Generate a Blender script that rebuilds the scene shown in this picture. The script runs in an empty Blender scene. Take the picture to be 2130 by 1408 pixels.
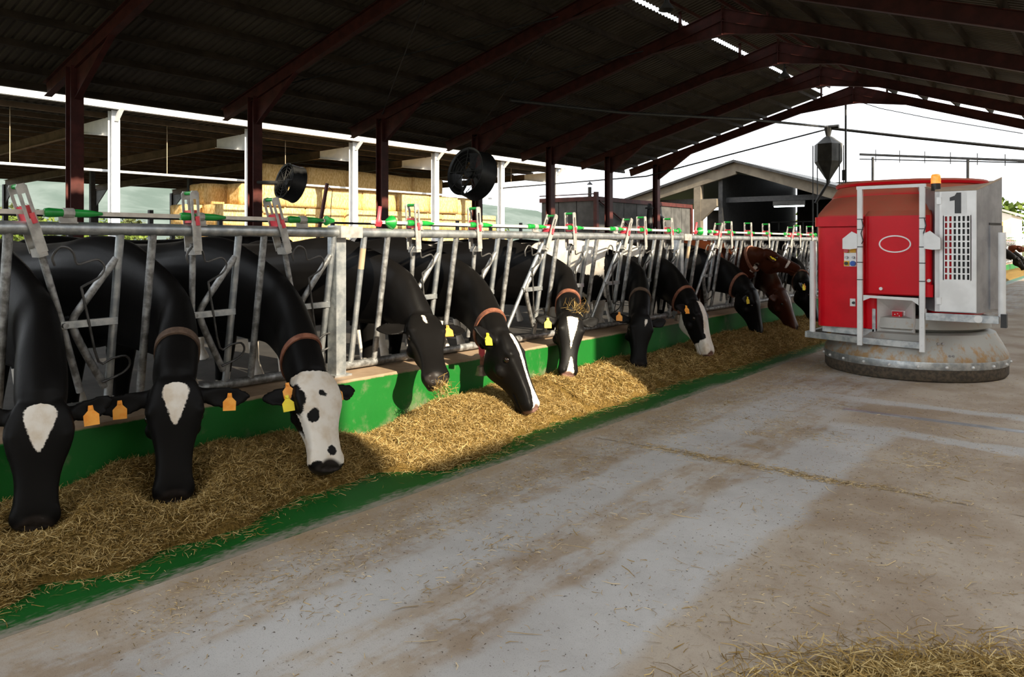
import bpy, bmesh, math, random
import numpy as np
from mathutils import Vector, Matrix
from mathutils import noise as mnoise

scene = bpy.context.scene
COL = scene.collection
PI = math.pi
random.seed(7)
RNG = np.random.default_rng(11)

# ---------------------------------------------------------------- camera
FPX = 1600.0
cam_d = bpy.data.cameras.new('camera')
cam_d.sensor_width = 36.0
cam_d.lens = 36.0 * FPX / 2130.0
cam_d.shift_y = -197.0 / 2130.0
cam_d.clip_end = 3000
cam = bpy.data.objects.new('camera', cam_d)
COL.objects.link(cam)
cam.location = (0, 0, 1.3)
cam.rotation_euler = (PI / 2, 0, math.radians(38.5066))
scene.camera = cam

# ---------------------------------------------------------------- world, sun, exposure
world = bpy.data.worlds.new('world')
scene.world = world
world.use_nodes = True
bg = world.node_tree.nodes['Background']
bg.inputs[0].default_value = (0.90, 0.95, 1.0, 1)
bg.inputs[1].default_value = 2.6

sun_d = bpy.data.lights.new('sun_offscreen', 'SUN')
sun_d.energy = 12.0
sun_d.color = (1.0, 0.89, 0.70)
sun_d.angle = math.radians(0.6)
sun = bpy.data.objects.new('sun_offscreen', sun_d)
COL.objects.link(sun)
SUN = Vector((1.0, -0.2, 0.50)).normalized()
sun.rotation_euler = SUN.to_track_quat('Z', 'Y').to_euler()

scene.view_settings.view_transform = 'Standard'
scene.view_settings.look = 'None'
scene.view_settings.gamma = 1.0
scene.view_settings.use_curve_mapping = False
scene.view_settings.exposure = 0.0

# ================================================================ helpers
def V(*a):
    return Vector(a)

def srgb(r, g, b):
    def l(c):
        c /= 255.0
        return c / 12.92 if c <= 0.04045 else ((c + 0.055) / 1.055) ** 2.4
    return (l(r), l(g), l(b), 1.0)

class NT:
    """thin wrapper that builds a node material"""
    def __init__(s, name):
        s.m = bpy.data.materials.new(name)
        s.m.use_nodes = True
        s.t = s.m.node_tree
        s.b = s.t.nodes['Principled BSDF']
    def n(s, kind, **kw):
        nd = s.t.nodes.new(kind)
        for k, v in kw.items():
            setattr(nd, k, v)
        return nd
    def link(s, a, b):
        s.t.links.new(a, b)
    def coord(s, out='Object'):
        return s.n('ShaderNodeTexCoord').outputs[out]
    def setin(s, sock, v):
        if isinstance(v, bpy.types.NodeSocket):
            s.link(v, sock)
        else:
            sock.default_value = v
    def noise(s, scale, detail=4, vec=None, rough=0.55, stretch=None):
        nd = s.n('ShaderNodeTexNoise')
        nd.inputs['Scale'].default_value = scale
        nd.inputs['Detail'].default_value = detail
        nd.inputs['Roughness'].default_value = rough
        vec = vec if vec is not None else s.coord()
        if stretch:
            mp = s.n('ShaderNodeMapping')
            mp.inputs['Scale'].default_value = stretch
            s.link(vec, mp.inputs['Vector'])
            vec = mp.outputs[0]
        s.link(vec, nd.inputs['Vector'])
        return nd.outputs['Fac']
    def ramp(s, fac, lo, hi):
        nd = s.n('ShaderNodeMapRange')
        nd.interpolation_type = 'SMOOTHSTEP'
        s.setin(nd.inputs['Value'], fac)
        nd.inputs['From Min'].default_value = lo
        nd.inputs['From Max'].default_value = hi
        return nd.outputs[0]
    def math(s, op, a, b=0.0, c=0.0):
        nd = s.n('ShaderNodeMath', operation=op)
        s.setin(nd.inputs[0], a)
        s.setin(nd.inputs[1], b)
        s.setin(nd.inputs[2], c)
        return nd.outputs[0]
    def mix(s, fac, a, b):
        nd = s.n('ShaderNodeMix', data_type='RGBA')
        s.setin(nd.inputs[0], fac)
        s.setin(nd.inputs[6], a)
        s.setin(nd.inputs[7], b)
        return nd.outputs[2]
    def sep(s, vec=None):
        nd = s.n('ShaderNodeSeparateXYZ')
        s.link(vec if vec is not None else s.coord(), nd.inputs[0])
        return nd.outputs
    def attr(s, name):
        return s.n('ShaderNodeAttribute', attribute_name=name).outputs['Fac']
    def bump(s, h, strength=0.3, dist=0.01):
        nd = s.n('ShaderNodeBump')
        nd.inputs['Strength'].default_value = strength
        nd.inputs['Distance'].default_value = dist
        s.link(h, nd.inputs['Height'])
        s.link(nd.outputs[0], s.b.inputs['Normal'])
    def out(s, color=None, rough=None, metal=None, spec=None):
        if color is not None:
            s.setin(s.b.inputs['Base Color'], color)
        if rough is not None:
            s.setin(s.b.inputs['Roughness'], rough)
        if metal is not None:
            s.setin(s.b.inputs['Metallic'], metal)
        if spec is not None:
            s.b.inputs['Specular IOR Level'].default_value = spec
        return s.m

MATS = {}
def pm(name, c1, c2=None, scale=6.0, rough=0.6, metal=0.0, bump=0.0, spec=0.5, lo=0.35, hi=0.65, stretch=None):
    """two-tone procedural material"""
    t = NT(name)
    f = t.noise(scale, 5, stretch=stretch)
    col = t.mix(t.ramp(f, lo, hi), c1, c2 or c1)
    if bump:
        t.bump(t.noise(scale * 8, 4), bump, 0.01)
    MATS[name] = t.out(col, rough, metal, spec)
    return MATS[name]

class MB:
    """mesh collector"""
    def __init__(s):
        s.v = []
        s.f = []
    def add(s, vs, fs):
        o = len(s.v)
        s.v += [tuple(p) for p in vs]
        s.f += [tuple(i + o for i in f) for f in fs]
        return s
    def box(s, c, size, rot=None):
        x, y, z = size[0] / 2, size[1] / 2, size[2] / 2
        vs = [Vector((sx * x, sy * y, sz * z)) for sz in (-1, 1) for sy in (-1, 1) for sx in (-1, 1)]
        if rot is not None:
            vs = [rot @ p for p in vs]
        c = Vector(c)
        return s.add([p + c for p in vs], [(0, 2, 3, 1), (4, 5, 7, 6), (0, 1, 5, 4), (2, 6, 7, 3), (0, 4, 6, 2), (1, 3, 7, 5)])
    def bb(s, x0, x1, y0, y1, z0, z1):
        return s.box(((x0 + x1) / 2, (y0 + y1) / 2, (z0 + z1) / 2), (abs(x1 - x0), abs(y1 - y0), abs(z1 - z0)))
    def beam(s, p0, p1, w, h, up=(0, 0, 1)):
        p0, p1 = Vector(p0), Vector(p1)
        d = p1 - p0
        L = d.length
        d.normalize()
        up = Vector(up)
        r = d.cross(up)
        if r.length < 1e-4:
            r = d.cross(Vector((1, 0, 0)))
        r.normalize()
        u = r.cross(d)
        R = Matrix((r, d, u)).transposed()
        return s.box((p0 + p1) / 2, (w, L, h), R)
    def ibeam(s, p0, p1, w, h, up=(0, 0, 1), t=0.02, tw=0.014):
        p0, p1 = Vector(p0), Vector(p1)
        d = (p1 - p0).normalized()
        up = Vector(up)
        r = d.cross(up).normalized()
        u = r.cross(d)
        s.beam(p0 + u * (h / 2 - t / 2), p1 + u * (h / 2 - t / 2), w, t, up)
        s.beam(p0 - u * (h / 2 - t / 2), p1 - u * (h / 2 - t / 2), w, t, up)
        s.beam(p0, p1, tw, h - 2 * t, up)
        return s
    def tube(s, pts, r, n=8, cap=True, closed=False):
        pts = [Vector(p) for p in pts]
        m = len(pts)
        rs = r if isinstance(r, (list, tuple)) else [r] * m
        ref = None
        o = len(s.v)
        for i, p in enumerate(pts):
            if closed:
                d = pts[(i + 1) % m] - pts[i - 1]
            else:
                d = pts[min(i + 1, m - 1)] - pts[max(i - 1, 0)]
            d.normalize()
            if ref is None:
                ref = Vector((0, 0, 1)) if abs(d.z) < 0.9 else Vector((1, 0, 0))
            a = (ref - d * ref.dot(d)).normalized()
            b = d.cross(a)
            ref = a
            for k in range(n):
                t = 2 * PI * k / n
                s.v.append(tuple(p + (a * math.cos(t) + b * math.sin(t)) * rs[i]))
        rng = range(m) if closed else range(m - 1)
        for i in rng:
            j = (i + 1) % m
            for k in range(n):
                k2 = (k + 1) % n
                s.f.append((o + i * n + k, o + i * n + k2, o + j * n + k2, o + j * n + k))
        if cap and not closed:
            s.f.append(tuple(o + k for k in reversed(range(n))))
            s.f.append(tuple(o + (m - 1) * n + k for k in range(n)))
        return s
    def lathe(s, prof, c=(0, 0, 0), n=32, axis=None, cap=False):
        """prof: (r, z) pairs about the z axis (or `axis` matrix)"""
        c = Vector(c)
        o = len(s.v)
        for r, z in prof:
            for k in range(n):
                t = 2 * PI * k / n
                p = Vector((r * math.cos(t), r * math.sin(t), z))
                if axis is not None:
                    p = axis @ p
                s.v.append(tuple(p + c))
        for i in range(len(prof) - 1):
            for k in range(n):
                k2 = (k + 1) % n
                s.f.append((o + i * n + k, o + i * n + k2, o + (i + 1) * n + k2, o + (i + 1) * n + k))
        if cap:
            s.f.append(tuple(o + k for k in reversed(range(n))))
            s.f.append(tuple(o + (len(prof) - 1) * n + k for k in range(n)))
        return s
    def prism(s, poly, d, origin=(0, 0, 0), u=(1, 0, 0), v=(0, 0, 1)):
        """poly in (u,v), extruded by vector d"""
        u, v, d, og = Vector(u), Vector(v), Vector(d), Vector(origin)
        n = len(poly)
        a = [og + u * p[0] + v * p[1] for p in poly]
        b = [p + d for p in a]
        fs = [tuple(range(n)), tuple(reversed(range(n, 2 * n)))]
        for i in range(n):
            j = (i + 1) % n
            fs.append((i, i + n, j + n, j))
        return s.add(a + b, fs)
    def rings(s, rings, cap=True):
        """list of equal-length point rings"""
        n = len(rings[0])
        o = len(s.v)
        for r in rings:
            s.v += [tuple(p) for p in r]
        for i in range(len(rings) - 1):
            for k in range(n):
                k2 = (k + 1) % n
                s.f.append((o + i * n + k, o + i * n + k2, o + (i + 1) * n + k2, o + (i + 1) * n + k))
        if cap:
            s.f.append(tuple(o + k for k in reversed(range(n))))
            s.f.append(tuple(o + (len(rings) - 1) * n + k for k in range(n)))
        return s
    def mesh(s, name, mat, smooth=False, origin=None):
        me = bpy.data.meshes.new(name)
        vs = s.v
        if origin is not None:
            ox, oy, oz = origin
            vs = [(x - ox, y - oy, z - oz) for x, y, z in vs]
        me.from_pydata(vs, [], s.f)
        bm = bmesh.new()
        bm.from_mesh(me)
        bmesh.ops.recalc_face_normals(bm, faces=bm.faces)
        bm.to_mesh(me)
        bm.free()
        if smooth:
            me.shade_smooth()
            try:
                me.set_sharp_from_angle(angle=math.radians(40))
            except Exception:
                pass
        me.materials.append(MATS[mat] if isinstance(mat, str) else mat)
        return me
    def build(s, name, mat, parent=None, smooth=False, origin=None):
        """with a parent, vertices are given in the parent's space"""
        return link(name, s.mesh(name, mat, smooth, origin), parent, origin)

def link(name, me, parent=None, loc=None):
    o = bpy.data.objects.new(name, me)
    COL.objects.link(o)
    if parent is not None:
        o.parent = parent
    if loc is not None:
        o.location = loc
    return o

def tag(o, label=None, cat=None, group=None, kind=None):
    if label: o['label'] = label
    if cat: o['category'] = cat
    if group: o['group'] = group
    if kind: o['kind'] = kind
    return o

def thing(name, loc=(0, 0, 0), label=None, cat=None, group=None, kind=None):
    o = bpy.data.objects.new(name, None)
    COL.objects.link(o)
    o.location = loc
    o.empty_display_size = 0.1
    return tag(o, label, cat, group, kind)

def kids(o):
    return [c for c in list(COL.objects) if c.parent == o]

def dup(o, parent=None, cache=None):
    c = o.copy()
    COL.objects.link(c)
    c.parent = parent
    for ch in list(o.children):
        dup(ch, c)
    return c

# ================================================================ materials
pm('galv', (0.30, 0.32, 0.33, 1), (0.52, 0.53, 0.52, 1), 14, 0.42, 0.75, 0.15)
pm('galv_worn', (0.16, 0.155, 0.145, 1), (0.42, 0.42, 0.41, 1), 22, 0.48, 0.6, 0.2)
pm('galv_rod', (0.52, 0.47, 0.40, 1), (0.62, 0.57, 0.50, 1), 20, 0.5, 0.15)
pm('plate', (0.30, 0.285, 0.26, 1), (0.46, 0.44, 0.40, 1), 18, 0.5, 0.3, 0.1)
pm('steel_bright', (0.55, 0.55, 0.55, 1), (0.70, 0.70, 0.70, 1), 10, 0.28, 0.9)
pm('green_plastic', (0.004, 0.20, 0.025, 1), (0.012, 0.30, 0.04, 1), 9, 0.4)
pm('red_plastic', (0.55, 0.03, 0.05, 1), (0.68, 0.08, 0.09, 1), 9, 0.4)
pm('wire_dark', (0.06, 0.058, 0.055, 1), (0.12, 0.115, 0.11, 1), 20, 0.5, 0.5)
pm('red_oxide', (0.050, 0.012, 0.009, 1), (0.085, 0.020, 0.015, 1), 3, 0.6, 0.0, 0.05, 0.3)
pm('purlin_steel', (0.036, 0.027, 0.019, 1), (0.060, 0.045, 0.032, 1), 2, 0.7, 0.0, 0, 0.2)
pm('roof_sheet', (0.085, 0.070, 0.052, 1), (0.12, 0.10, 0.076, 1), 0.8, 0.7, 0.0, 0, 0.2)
pm('white_paint', (0.74, 0.74, 0.74, 1), (0.82, 0.82, 0.81, 1), 3, 0.5)
pm('gutter', (0.34, 0.24, 0.14, 1), (0.46, 0.36, 0.24, 1), 1.5, 0.5)
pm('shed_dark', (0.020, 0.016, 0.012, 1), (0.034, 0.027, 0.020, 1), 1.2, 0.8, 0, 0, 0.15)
pm('shed_purlin', (0.075, 0.050, 0.028, 1), (0.12, 0.08, 0.048, 1), 2, 0.7, 0, 0, 0.2)
pm('black_steel', (0.012, 0.012, 0.012, 1), (0.03, 0.028, 0.026, 1), 6, 0.55)
pm('straw_bale', (0.58, 0.34, 0.10, 1), (0.85, 0.62, 0.30, 1), 9, 0.9, 0, 0.9, 0.1, stretch=(1, 3.0, 0.7))
pm('concrete_far', (0.13, 0.105, 0.075, 1), (0.19, 0.155, 0.11, 1), 1.5, 0.85)
pm('panel_grey', (0.045, 0.042, 0.037, 1), (0.085, 0.08, 0.072, 1), 1.6, 0.8)
pm('hopper_metal', (0.040, 0.038, 0.034, 1), (0.07, 0.067, 0.06, 1), 3, 0.6, 0.3)
pm('robot_red', (0.56, 0.002, 0.010, 1), (0.66, 0.004, 0.014, 1), 4, 0.34, 0, 0, 0.22)
pm('robot_white', (0.72, 0.72, 0.71, 1), (0.80, 0.80, 0.79, 1), 6, 0.4)
pm('stainless', (0.66, 0.65, 0.63, 1), (0.76, 0.75, 0.73, 1), 5, 0.42, 0.3)
pm('stainless_dark', (0.30, 0.30, 0.31, 1), (0.42, 0.42, 0.43, 1), 5, 0.4, 0.6)
pm('rubber', (0.045, 0.036, 0.026, 1), (0.10, 0.075, 0.050, 1), 30, 0.85)
pm('black_plastic', (0.01, 0.01, 0.01, 1), (0.02, 0.02, 0.02, 1), 10, 0.4)
pm('yellow_plastic', (0.80, 0.42, 0.01, 1), (0.85, 0.48, 0.02, 1), 10, 0.4)
pm('blue_plastic', (0.01, 0.08, 0.40, 1), (0.015, 0.10, 0.45, 1), 10, 0.4)
pm('tag_yellow', (0.86, 0.66, 0.01, 1), (0.90, 0.72, 0.02, 1), 30, 0.45)
pm('tag_orange', (0.86, 0.30, 0.02, 1), (0.90, 0.38, 0.05, 1), 30, 0.45)
pm('leather', (0.16, 0.055, 0.03, 1), (0.28, 0.11, 0.06, 1), 30, 0.6, 0, 0.1)
pm('leather_dark', (0.07, 0.04, 0.025, 1), (0.13, 0.08, 0.05, 1), 30, 0.7, 0, 0.1)
pm('bell_metal', (0.14, 0.10, 0.07, 1), (0.28, 0.22, 0.16, 1), 20, 0.5, 0.6)
pm('eye', (0.010, 0.006, 0.004, 1), (0.018, 0.010, 0.006, 1), 10, 0.08)
pm('grass_ground', (0.06, 0.075, 0.022, 1), (0.13, 0.125, 0.055, 1), 0.15, 0.95, 0, 0, 0.1)
pm('leaf_a', (0.055, 0.065, 0.020, 1), (0.115, 0.12, 0.045, 1), 0.8, 0.8, 0, 0, 0.1)
pm('leaf_b', (0.075, 0.11, 0.016, 1), (0.15, 0.19, 0.04, 1), 0.8, 0.8, 0, 0, 0.1)
pm('trunk', (0.06, 0.045, 0.03, 1), (0.10, 0.08, 0.06, 1), 4, 0.9)
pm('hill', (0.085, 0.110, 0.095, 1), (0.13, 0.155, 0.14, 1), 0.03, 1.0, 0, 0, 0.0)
pm('cream_wall', (0.62, 0.54, 0.44, 1), (0.70, 0.62, 0.52, 1), 0.7, 0.85)
pm('ochre_door', (0.55, 0.34, 0.10, 1), (0.62, 0.40, 0.14, 1), 2, 0.7)
pm('roof_light', (0.42, 0.38, 0.34, 1), (0.52, 0.48, 0.44, 1), 1, 0.8)

def emis(name, col, st):
    t = NT(name)
    t.b.inputs['Emission Color'].default_value = col
    t.b.inputs['Emission Strength'].default_value = st
    t.out(col, 0.4)
    MATS[name] = t.m
emis('tube_light', (0.85, 1.0, 0.97, 1), 5.0)

# beacon: amber plastic, lit
t = NT('beacon_amber')
t.b.inputs['Emission Color'].default_value = (1.0, 0.30, 0.04, 1)
t.b.inputs['Emission Strength'].default_value = 0.9
MATS['beacon_amber'] = t.out(t.mix(t.ramp(t.noise(20), .4, .6), (0.9, 0.22, 0.02, 1), (0.95, 0.40, 0.10, 1)), 0.3)

# alley floor
t = NT('alley_concrete')
P = t.coord()
x, y, z = t.sep(P)
warp = t.noise(2.2, 4, P)
wx = t.math('ADD', x, t.math('MULTIPLY', t.math('SUBTRACT', warp, 0.5), 0.28))
wy = t.math('ADD', y, t.math('MULTIPLY', t.math('SUBTRACT', warp, 0.5), 0.35))
streak = t.noise(3.0, 6, P, 0.65, stretch=(2.6, 0.35, 1))
blotch = t.noise(1.1, 7, P, 0.65)
fine = t.noise(38, 6, P, 0.75)
grit = t.noise(220, 2, P, 0.6)
tan = t.mix(t.ramp(blotch, 0.35, 0.65), (0.29, 0.215, 0.15, 1), (0.43, 0.36, 0.285, 1))
grey = t.mix(t.ramp(blotch, 0.3, 0.7), (0.40, 0.38, 0.36, 1), (0.51, 0.49, 0.47, 1))
def band(v, lo, hi, soft):
    a = t.ramp(v, lo - soft, lo + soft)
    b = t.ramp(v, hi - soft, hi + soft)
    return t.math('MULTIPLY', a, t.math('SUBTRACT', 1.0, b))
lane1 = t.math('MULTIPLY', band(wx, -1.66, -1.22, 0.05), t.math('SUBTRACT', 1.0, t.ramp(wy, 5.8, 6.0)))
lane2 = t.math('MULTIPLY', band(wx, -2.35, -2.02, 0.05), t.math('SUBTRACT', 1.0, t.ramp(wy, 6.9, 7.2)))
line1 = t.math('MULTIPLY', band(wy, 5.66, 5.84, 0.04), t.ramp(x, -1.5, -1.3))
line2 = t.math('MULTIPLY', band(wy, 6.75, 6.95, 0.05), t.ramp(x, -2.25, -2.05))
clean = t.math('MAXIMUM', t.math('MAXIMUM', lane1, lane2), t.math('MAXIMUM', line1, line2))
left = t.math('MULTIPLY', t.math('SUBTRACT', 1.0, t.ramp(wx, -1.75, -1.55)), t.ramp(t.math('ADD', t.math('MULTIPLY', streak, 0.5), t.math('MULTIPLY', t.noise(4.5, 7, P, 0.72), 0.5)), 0.44, 0.56))
clean = t.math('MAXIMUM', t.math('MULTIPLY', clean, 0.9), t.math('MULTIPLY', left, 0.7))
col = t.mix(clean, tan, grey)
# trodden feed dust along the painted strip
dust = t.math('MULTIPLY', t.math('SUBTRACT', 1.0, t.ramp(wx, -2.85, -2.5)), t.ramp(streak, 0.35, 0.6))
col = t.mix(t.math('MULTIPLY', dust, 0.75), col, (0.33, 0.225, 0.12, 1))
# dark dirt specks
sp = t.math('MULTIPLY', t.ramp(fine, 0.56, 0.70), t.math('SUBTRACT', 1.0, t.math('MULTIPLY', clean, 0.75)))
col = t.mix(t.math('MULTIPLY', sp, 0.65), col, (0.12, 0.085, 0.055, 1))
col = t.mix(t.math('MULTIPLY', t.ramp(grit, 0.58, 0.72), 0.55), col, (0.10, 0.095, 0.09, 1))
# expansion joint
wj = t.math('ADD', y, t.math('MULTIPLY', t.math('SUBTRACT', t.noise(1.5, 5, P), 0.5), 0.16))
joint = band(wj, 4.395, 4.415, 0.008)
col = t.mix(t.math('MULTIPLY', t.math('MULTIPLY', joint, 0.7), t.ramp(t.noise(5, 5, P), 0.40, 0.58)), col, (0.10, 0.07, 0.04, 1))
t.bump(t.math('ADD', t.math('MULTIPLY', grit, 0.5), fine), 0.25, 0.004)
MATS['alley_concrete'] = t.out(col, 0.8, 0.0, 0.25)

# green painted strip
t = NT('green_floor_paint')
P = t.coord()
x, y, z = t.sep(P)
st = t.noise(3.2, 7, P, 0.7, stretch=(2.2, 0.55, 1))
fine = t.noise(30, 6, P, 0.7, stretch=(2.0, 0.6, 1))
edge = t.math('SUBTRACT', 1.0, t.math('MULTIPLY', t.math('ABSOLUTE', t.math('ADD', x, 2.89)), 3.2))
edge = t.math('MAXIMUM', edge, 0.0)
wear = t.math('ADD', t.math('MULTIPLY', edge, 0.40), t.math('ADD', t.math('MULTIPLY', st, 0.45), t.math('MULTIPLY', fine, 0.42)))
w = t.ramp(wear, 0.70, 0.88)
green = t.mix(t.noise(2.0, 4, P), (0.0012, 0.062, 0.006, 1), (0.002, 0.11, 0.010, 1))
MATS['green_floor_paint'] = t.out(t.mix(w, green, (0.27, 0.235, 0.185, 1)), 0.55, 0.0, 0.35)

# green painted kerb wall with bare concrete top
t = NT('green_wall_paint')
P = t.coord()
x, y, z = t.sep(P)
n1 = t.noise(2.6, 7, P, 0.68)
n2 = t.noise(9, 6, P, 0.7)
low = t.math('SUBTRACT', 1.0, t.ramp(z, 0.02, 0.30))
wear = t.math('ADD', t.math('MULTIPLY', low, 0.20), t.math('ADD', t.math('MULTIPLY', n1, 0.80), t.math('MULTIPLY', n2, 0.35)))
w = t.ramp(wear, 0.62, 0.82)
green = t.mix(n1, (0.002, 0.085, 0.008, 1), (0.005, 0.14, 0.014, 1))
col = t.mix(t.math('MULTIPLY', w, 0.8), green, (0.17, 0.15, 0.095, 1))
top = t.mix(t.noise(14, 6, P), (0.24, 0.15, 0.09, 1), (0.44, 0.32, 0.21, 1))
zt = t.math('ADD', z, t.math('MULTIPLY', t.math('SUBTRACT', n2, 0.5), 0.02))
col = t.mix(t.ramp(zt, 0.415, 0.425), col, top)
t.bump(n2, 0.2, 0.01)
MATS['green_wall_paint'] = t.out(col, 0.6, 0.0, 0.35)

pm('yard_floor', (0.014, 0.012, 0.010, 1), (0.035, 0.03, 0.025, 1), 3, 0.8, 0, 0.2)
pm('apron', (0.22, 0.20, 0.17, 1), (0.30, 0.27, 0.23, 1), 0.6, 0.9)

def hay_mat(name, dark, mid, light):
    t = NT(name)
    g = t.n('ShaderNodeNewGeometry')
    cr = t.n('ShaderNodeValToRGB')
    cr.color_ramp.elements[0].color = dark
    cr.color_ramp.elements[1].color = light
    e = cr.color_ramp.elements.new(0.5)
    e.color = mid
    cr.color_ramp.elements[2].position = 0.97
    t.link(g.outputs['Random Per Island'], cr.inputs[0])
    MATS[name] = t.out(cr.outputs[0], 0.8, 0.0, 0.2)
hay_mat('hay_strand', (0.13, 0.075, 0.018, 1), (0.31, 0.19, 0.05, 1), (0.66, 0.49, 0.22, 1))
hay_mat('dirt_crumb', (0.035, 0.024, 0.015, 1), (0.10, 0.07, 0.045, 1), (0.26, 0.19, 0.12, 1))
hay_mat('straw_strand', (0.22, 0.14, 0.05, 1), (0.40, 0.27, 0.11, 1), (0.72, 0.56, 0.32, 1))
t = NT('hay_mass')
P = t.coord()
n = t.noise(70, 6, P, 0.75)
n2 = t.noise(7, 4, P)
c = t.mix(t.ramp(n, 0.3, 0.7), (0.075, 0.045, 0.010, 1), (0.27, 0.165, 0.045, 1))
c = t.mix(t.math('MULTIPLY', t.ramp(n2, 0.45, 0.7), 0.3), c, (0.09, 0.075, 0.012, 1))
t.bump(n, 0.8, 0.02)
MATS['hay_mass'] = t.out(c, 0.9, 0.0, 0.1)

# cow coats: attribute 'white_sd' (metres, negative = white) and 'nose_sd'
def coat(name, base, base2, nose, white=(0.72, 0.66, 0.58, 1)):
    t = NT(name)
    P = t.coord()
    hair = t.noise(95, 3, P, 0.6)
    big = t.noise(26, 3, P, 0.6)
    sd = t.attr('white_sd')
    j = t.math('ADD', t.math('MULTIPLY', t.math('SUBTRACT', hair, 0.5), 0.018), t.math('MULTIPLY', t.math('SUBTRACT', big, 0.5), 0.018))
    m = t.math('SUBTRACT', 1.0, t.ramp(t.math('ADD', sd, j), -0.004, 0.004))
    dark = t.mix(t.noise(7, 3, P), base, base2)
    wh = t.mix(t.ramp(t.noise(12, 5, P), 0.4, 0.75), white, (white[0] * 0.82, white[1] * 0.74, white[2] * 0.64, 1))
    c = t.mix(m, dark, wh)
    nm = t.math('SUBTRACT', 1.0, t.ramp(t.attr('nose_sd'), -0.008, 0.010))
    c = t.mix(nm, c, t.mix(t.noise(40, 3, P), nose, (nose[0] * 0.5, nose[1] * 0.5, nose[2] * 0.5, 1)))
    h = t.noise(160, 2, P, 0.5, stretch=(1, 1, 0.25))
    t.bump(h, 0.12, 0.004)
    MATS[name] = t.out(c, t.mix(nm, (0.43, 0.43, 0.43, 1), (0.36, 0.36, 0.36, 1)), 0.0, 0.075)
coat('coat_black', (0.0040, 0.0036, 0.0034, 1), (0.0075, 0.0066, 0.0060, 1), (0.030, 0.024, 0.021, 1))
coat('coat_black_pink', (0.0040, 0.0036, 0.0034, 1), (0.0075, 0.0066, 0.0060, 1), (0.24, 0.13, 0.105, 1))
coat('coat_brown', (0.030, 0.0075, 0.003, 1), (0.058, 0.016, 0.006, 1), (0.06, 0.035, 0.028, 1))

# ================================================================ ground and floors
def plane(name, x0, x1, y0, y1, z, mat, thick=0.0, nx=1, ny=1):
    m = MB()
    if thick:
        m.bb(x0, x1, y0, y1, z - thick, z)
    else:
        m.add([(x0, y0, z), (x1, y0, z), (x1, y1, z), (x0, y1, z)], [(0, 1, 2, 3)])
    return m.build(name, mat)

tag(plane('ground', -700, 500, -200, 900, -0.06, 'grass_ground'), 'dry green farmland around the barns', 'ground', kind='structure')
tag(plane('floor', -2.89, 4.0, -8, 52, 0.0, 'alley_concrete', 0.05), 'dusty grey and tan concrete feed alley floor', 'floor', kind='structure')
tag(plane('floor_feed_strip', -3.86, -2.89, -8, 46, 0.002, 'green_floor_paint', 0.05), 'green painted feed strip with scuffed edge along the kerb', 'floor', kind='structure')
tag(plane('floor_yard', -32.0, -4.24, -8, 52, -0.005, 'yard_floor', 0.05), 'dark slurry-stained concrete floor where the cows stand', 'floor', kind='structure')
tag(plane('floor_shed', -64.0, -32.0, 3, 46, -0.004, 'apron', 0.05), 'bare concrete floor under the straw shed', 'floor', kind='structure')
tag(plane('floor_apron', -26, 4.0, 52, 95, -0.01, 'apron', 0.045), 'pale concrete apron beyond the end of the barn', 'floor', kind='structure')

# kerb wall
m = MB()
ys = np.linspace(-8, 46, 217)
rings = []
for yy in ys:
    j = 0.006 * mnoise.noise((yy * 1.7, 0.3, 0.0))
    k = 0.010 * mnoise.noise((yy * 2.3, 5.3, 1.0))
    rings.append([(-4.25, yy, 0), (-3.85, yy, 0), (-3.85 + j, yy, 0.2), (-3.852 + j, yy, 0.418 + k), (-3.875 + j, yy, 0.434 + k), (-4.25, yy, 0.432)])
m.rings(rings)
tag(m.build('wall_feed_kerb', 'green_wall_paint'), 'low green painted kerb wall with crumbling concrete top under the headlocks', 'wall', kind='structure')

# ================================================================ main barn roof
RX = -9.83
def zl(x):          # underside of left rafter
    return 5.08 + 0.27 * (x + 21.6)
def zr(x):          # underside of right rafter
    return 8.26 - 0.34 * (x - RX)
RD = 0.38
PD = 0.18
XL, XR = -21.65, 0.85
FR = [8.03 + 4.963 * k for k in range(-2, 7)]
ceiling = thing('ceiling', (0, 0, 0), 'dark corrugated barn roof on purlins seen from below', 'roof', kind='structure')

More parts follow.
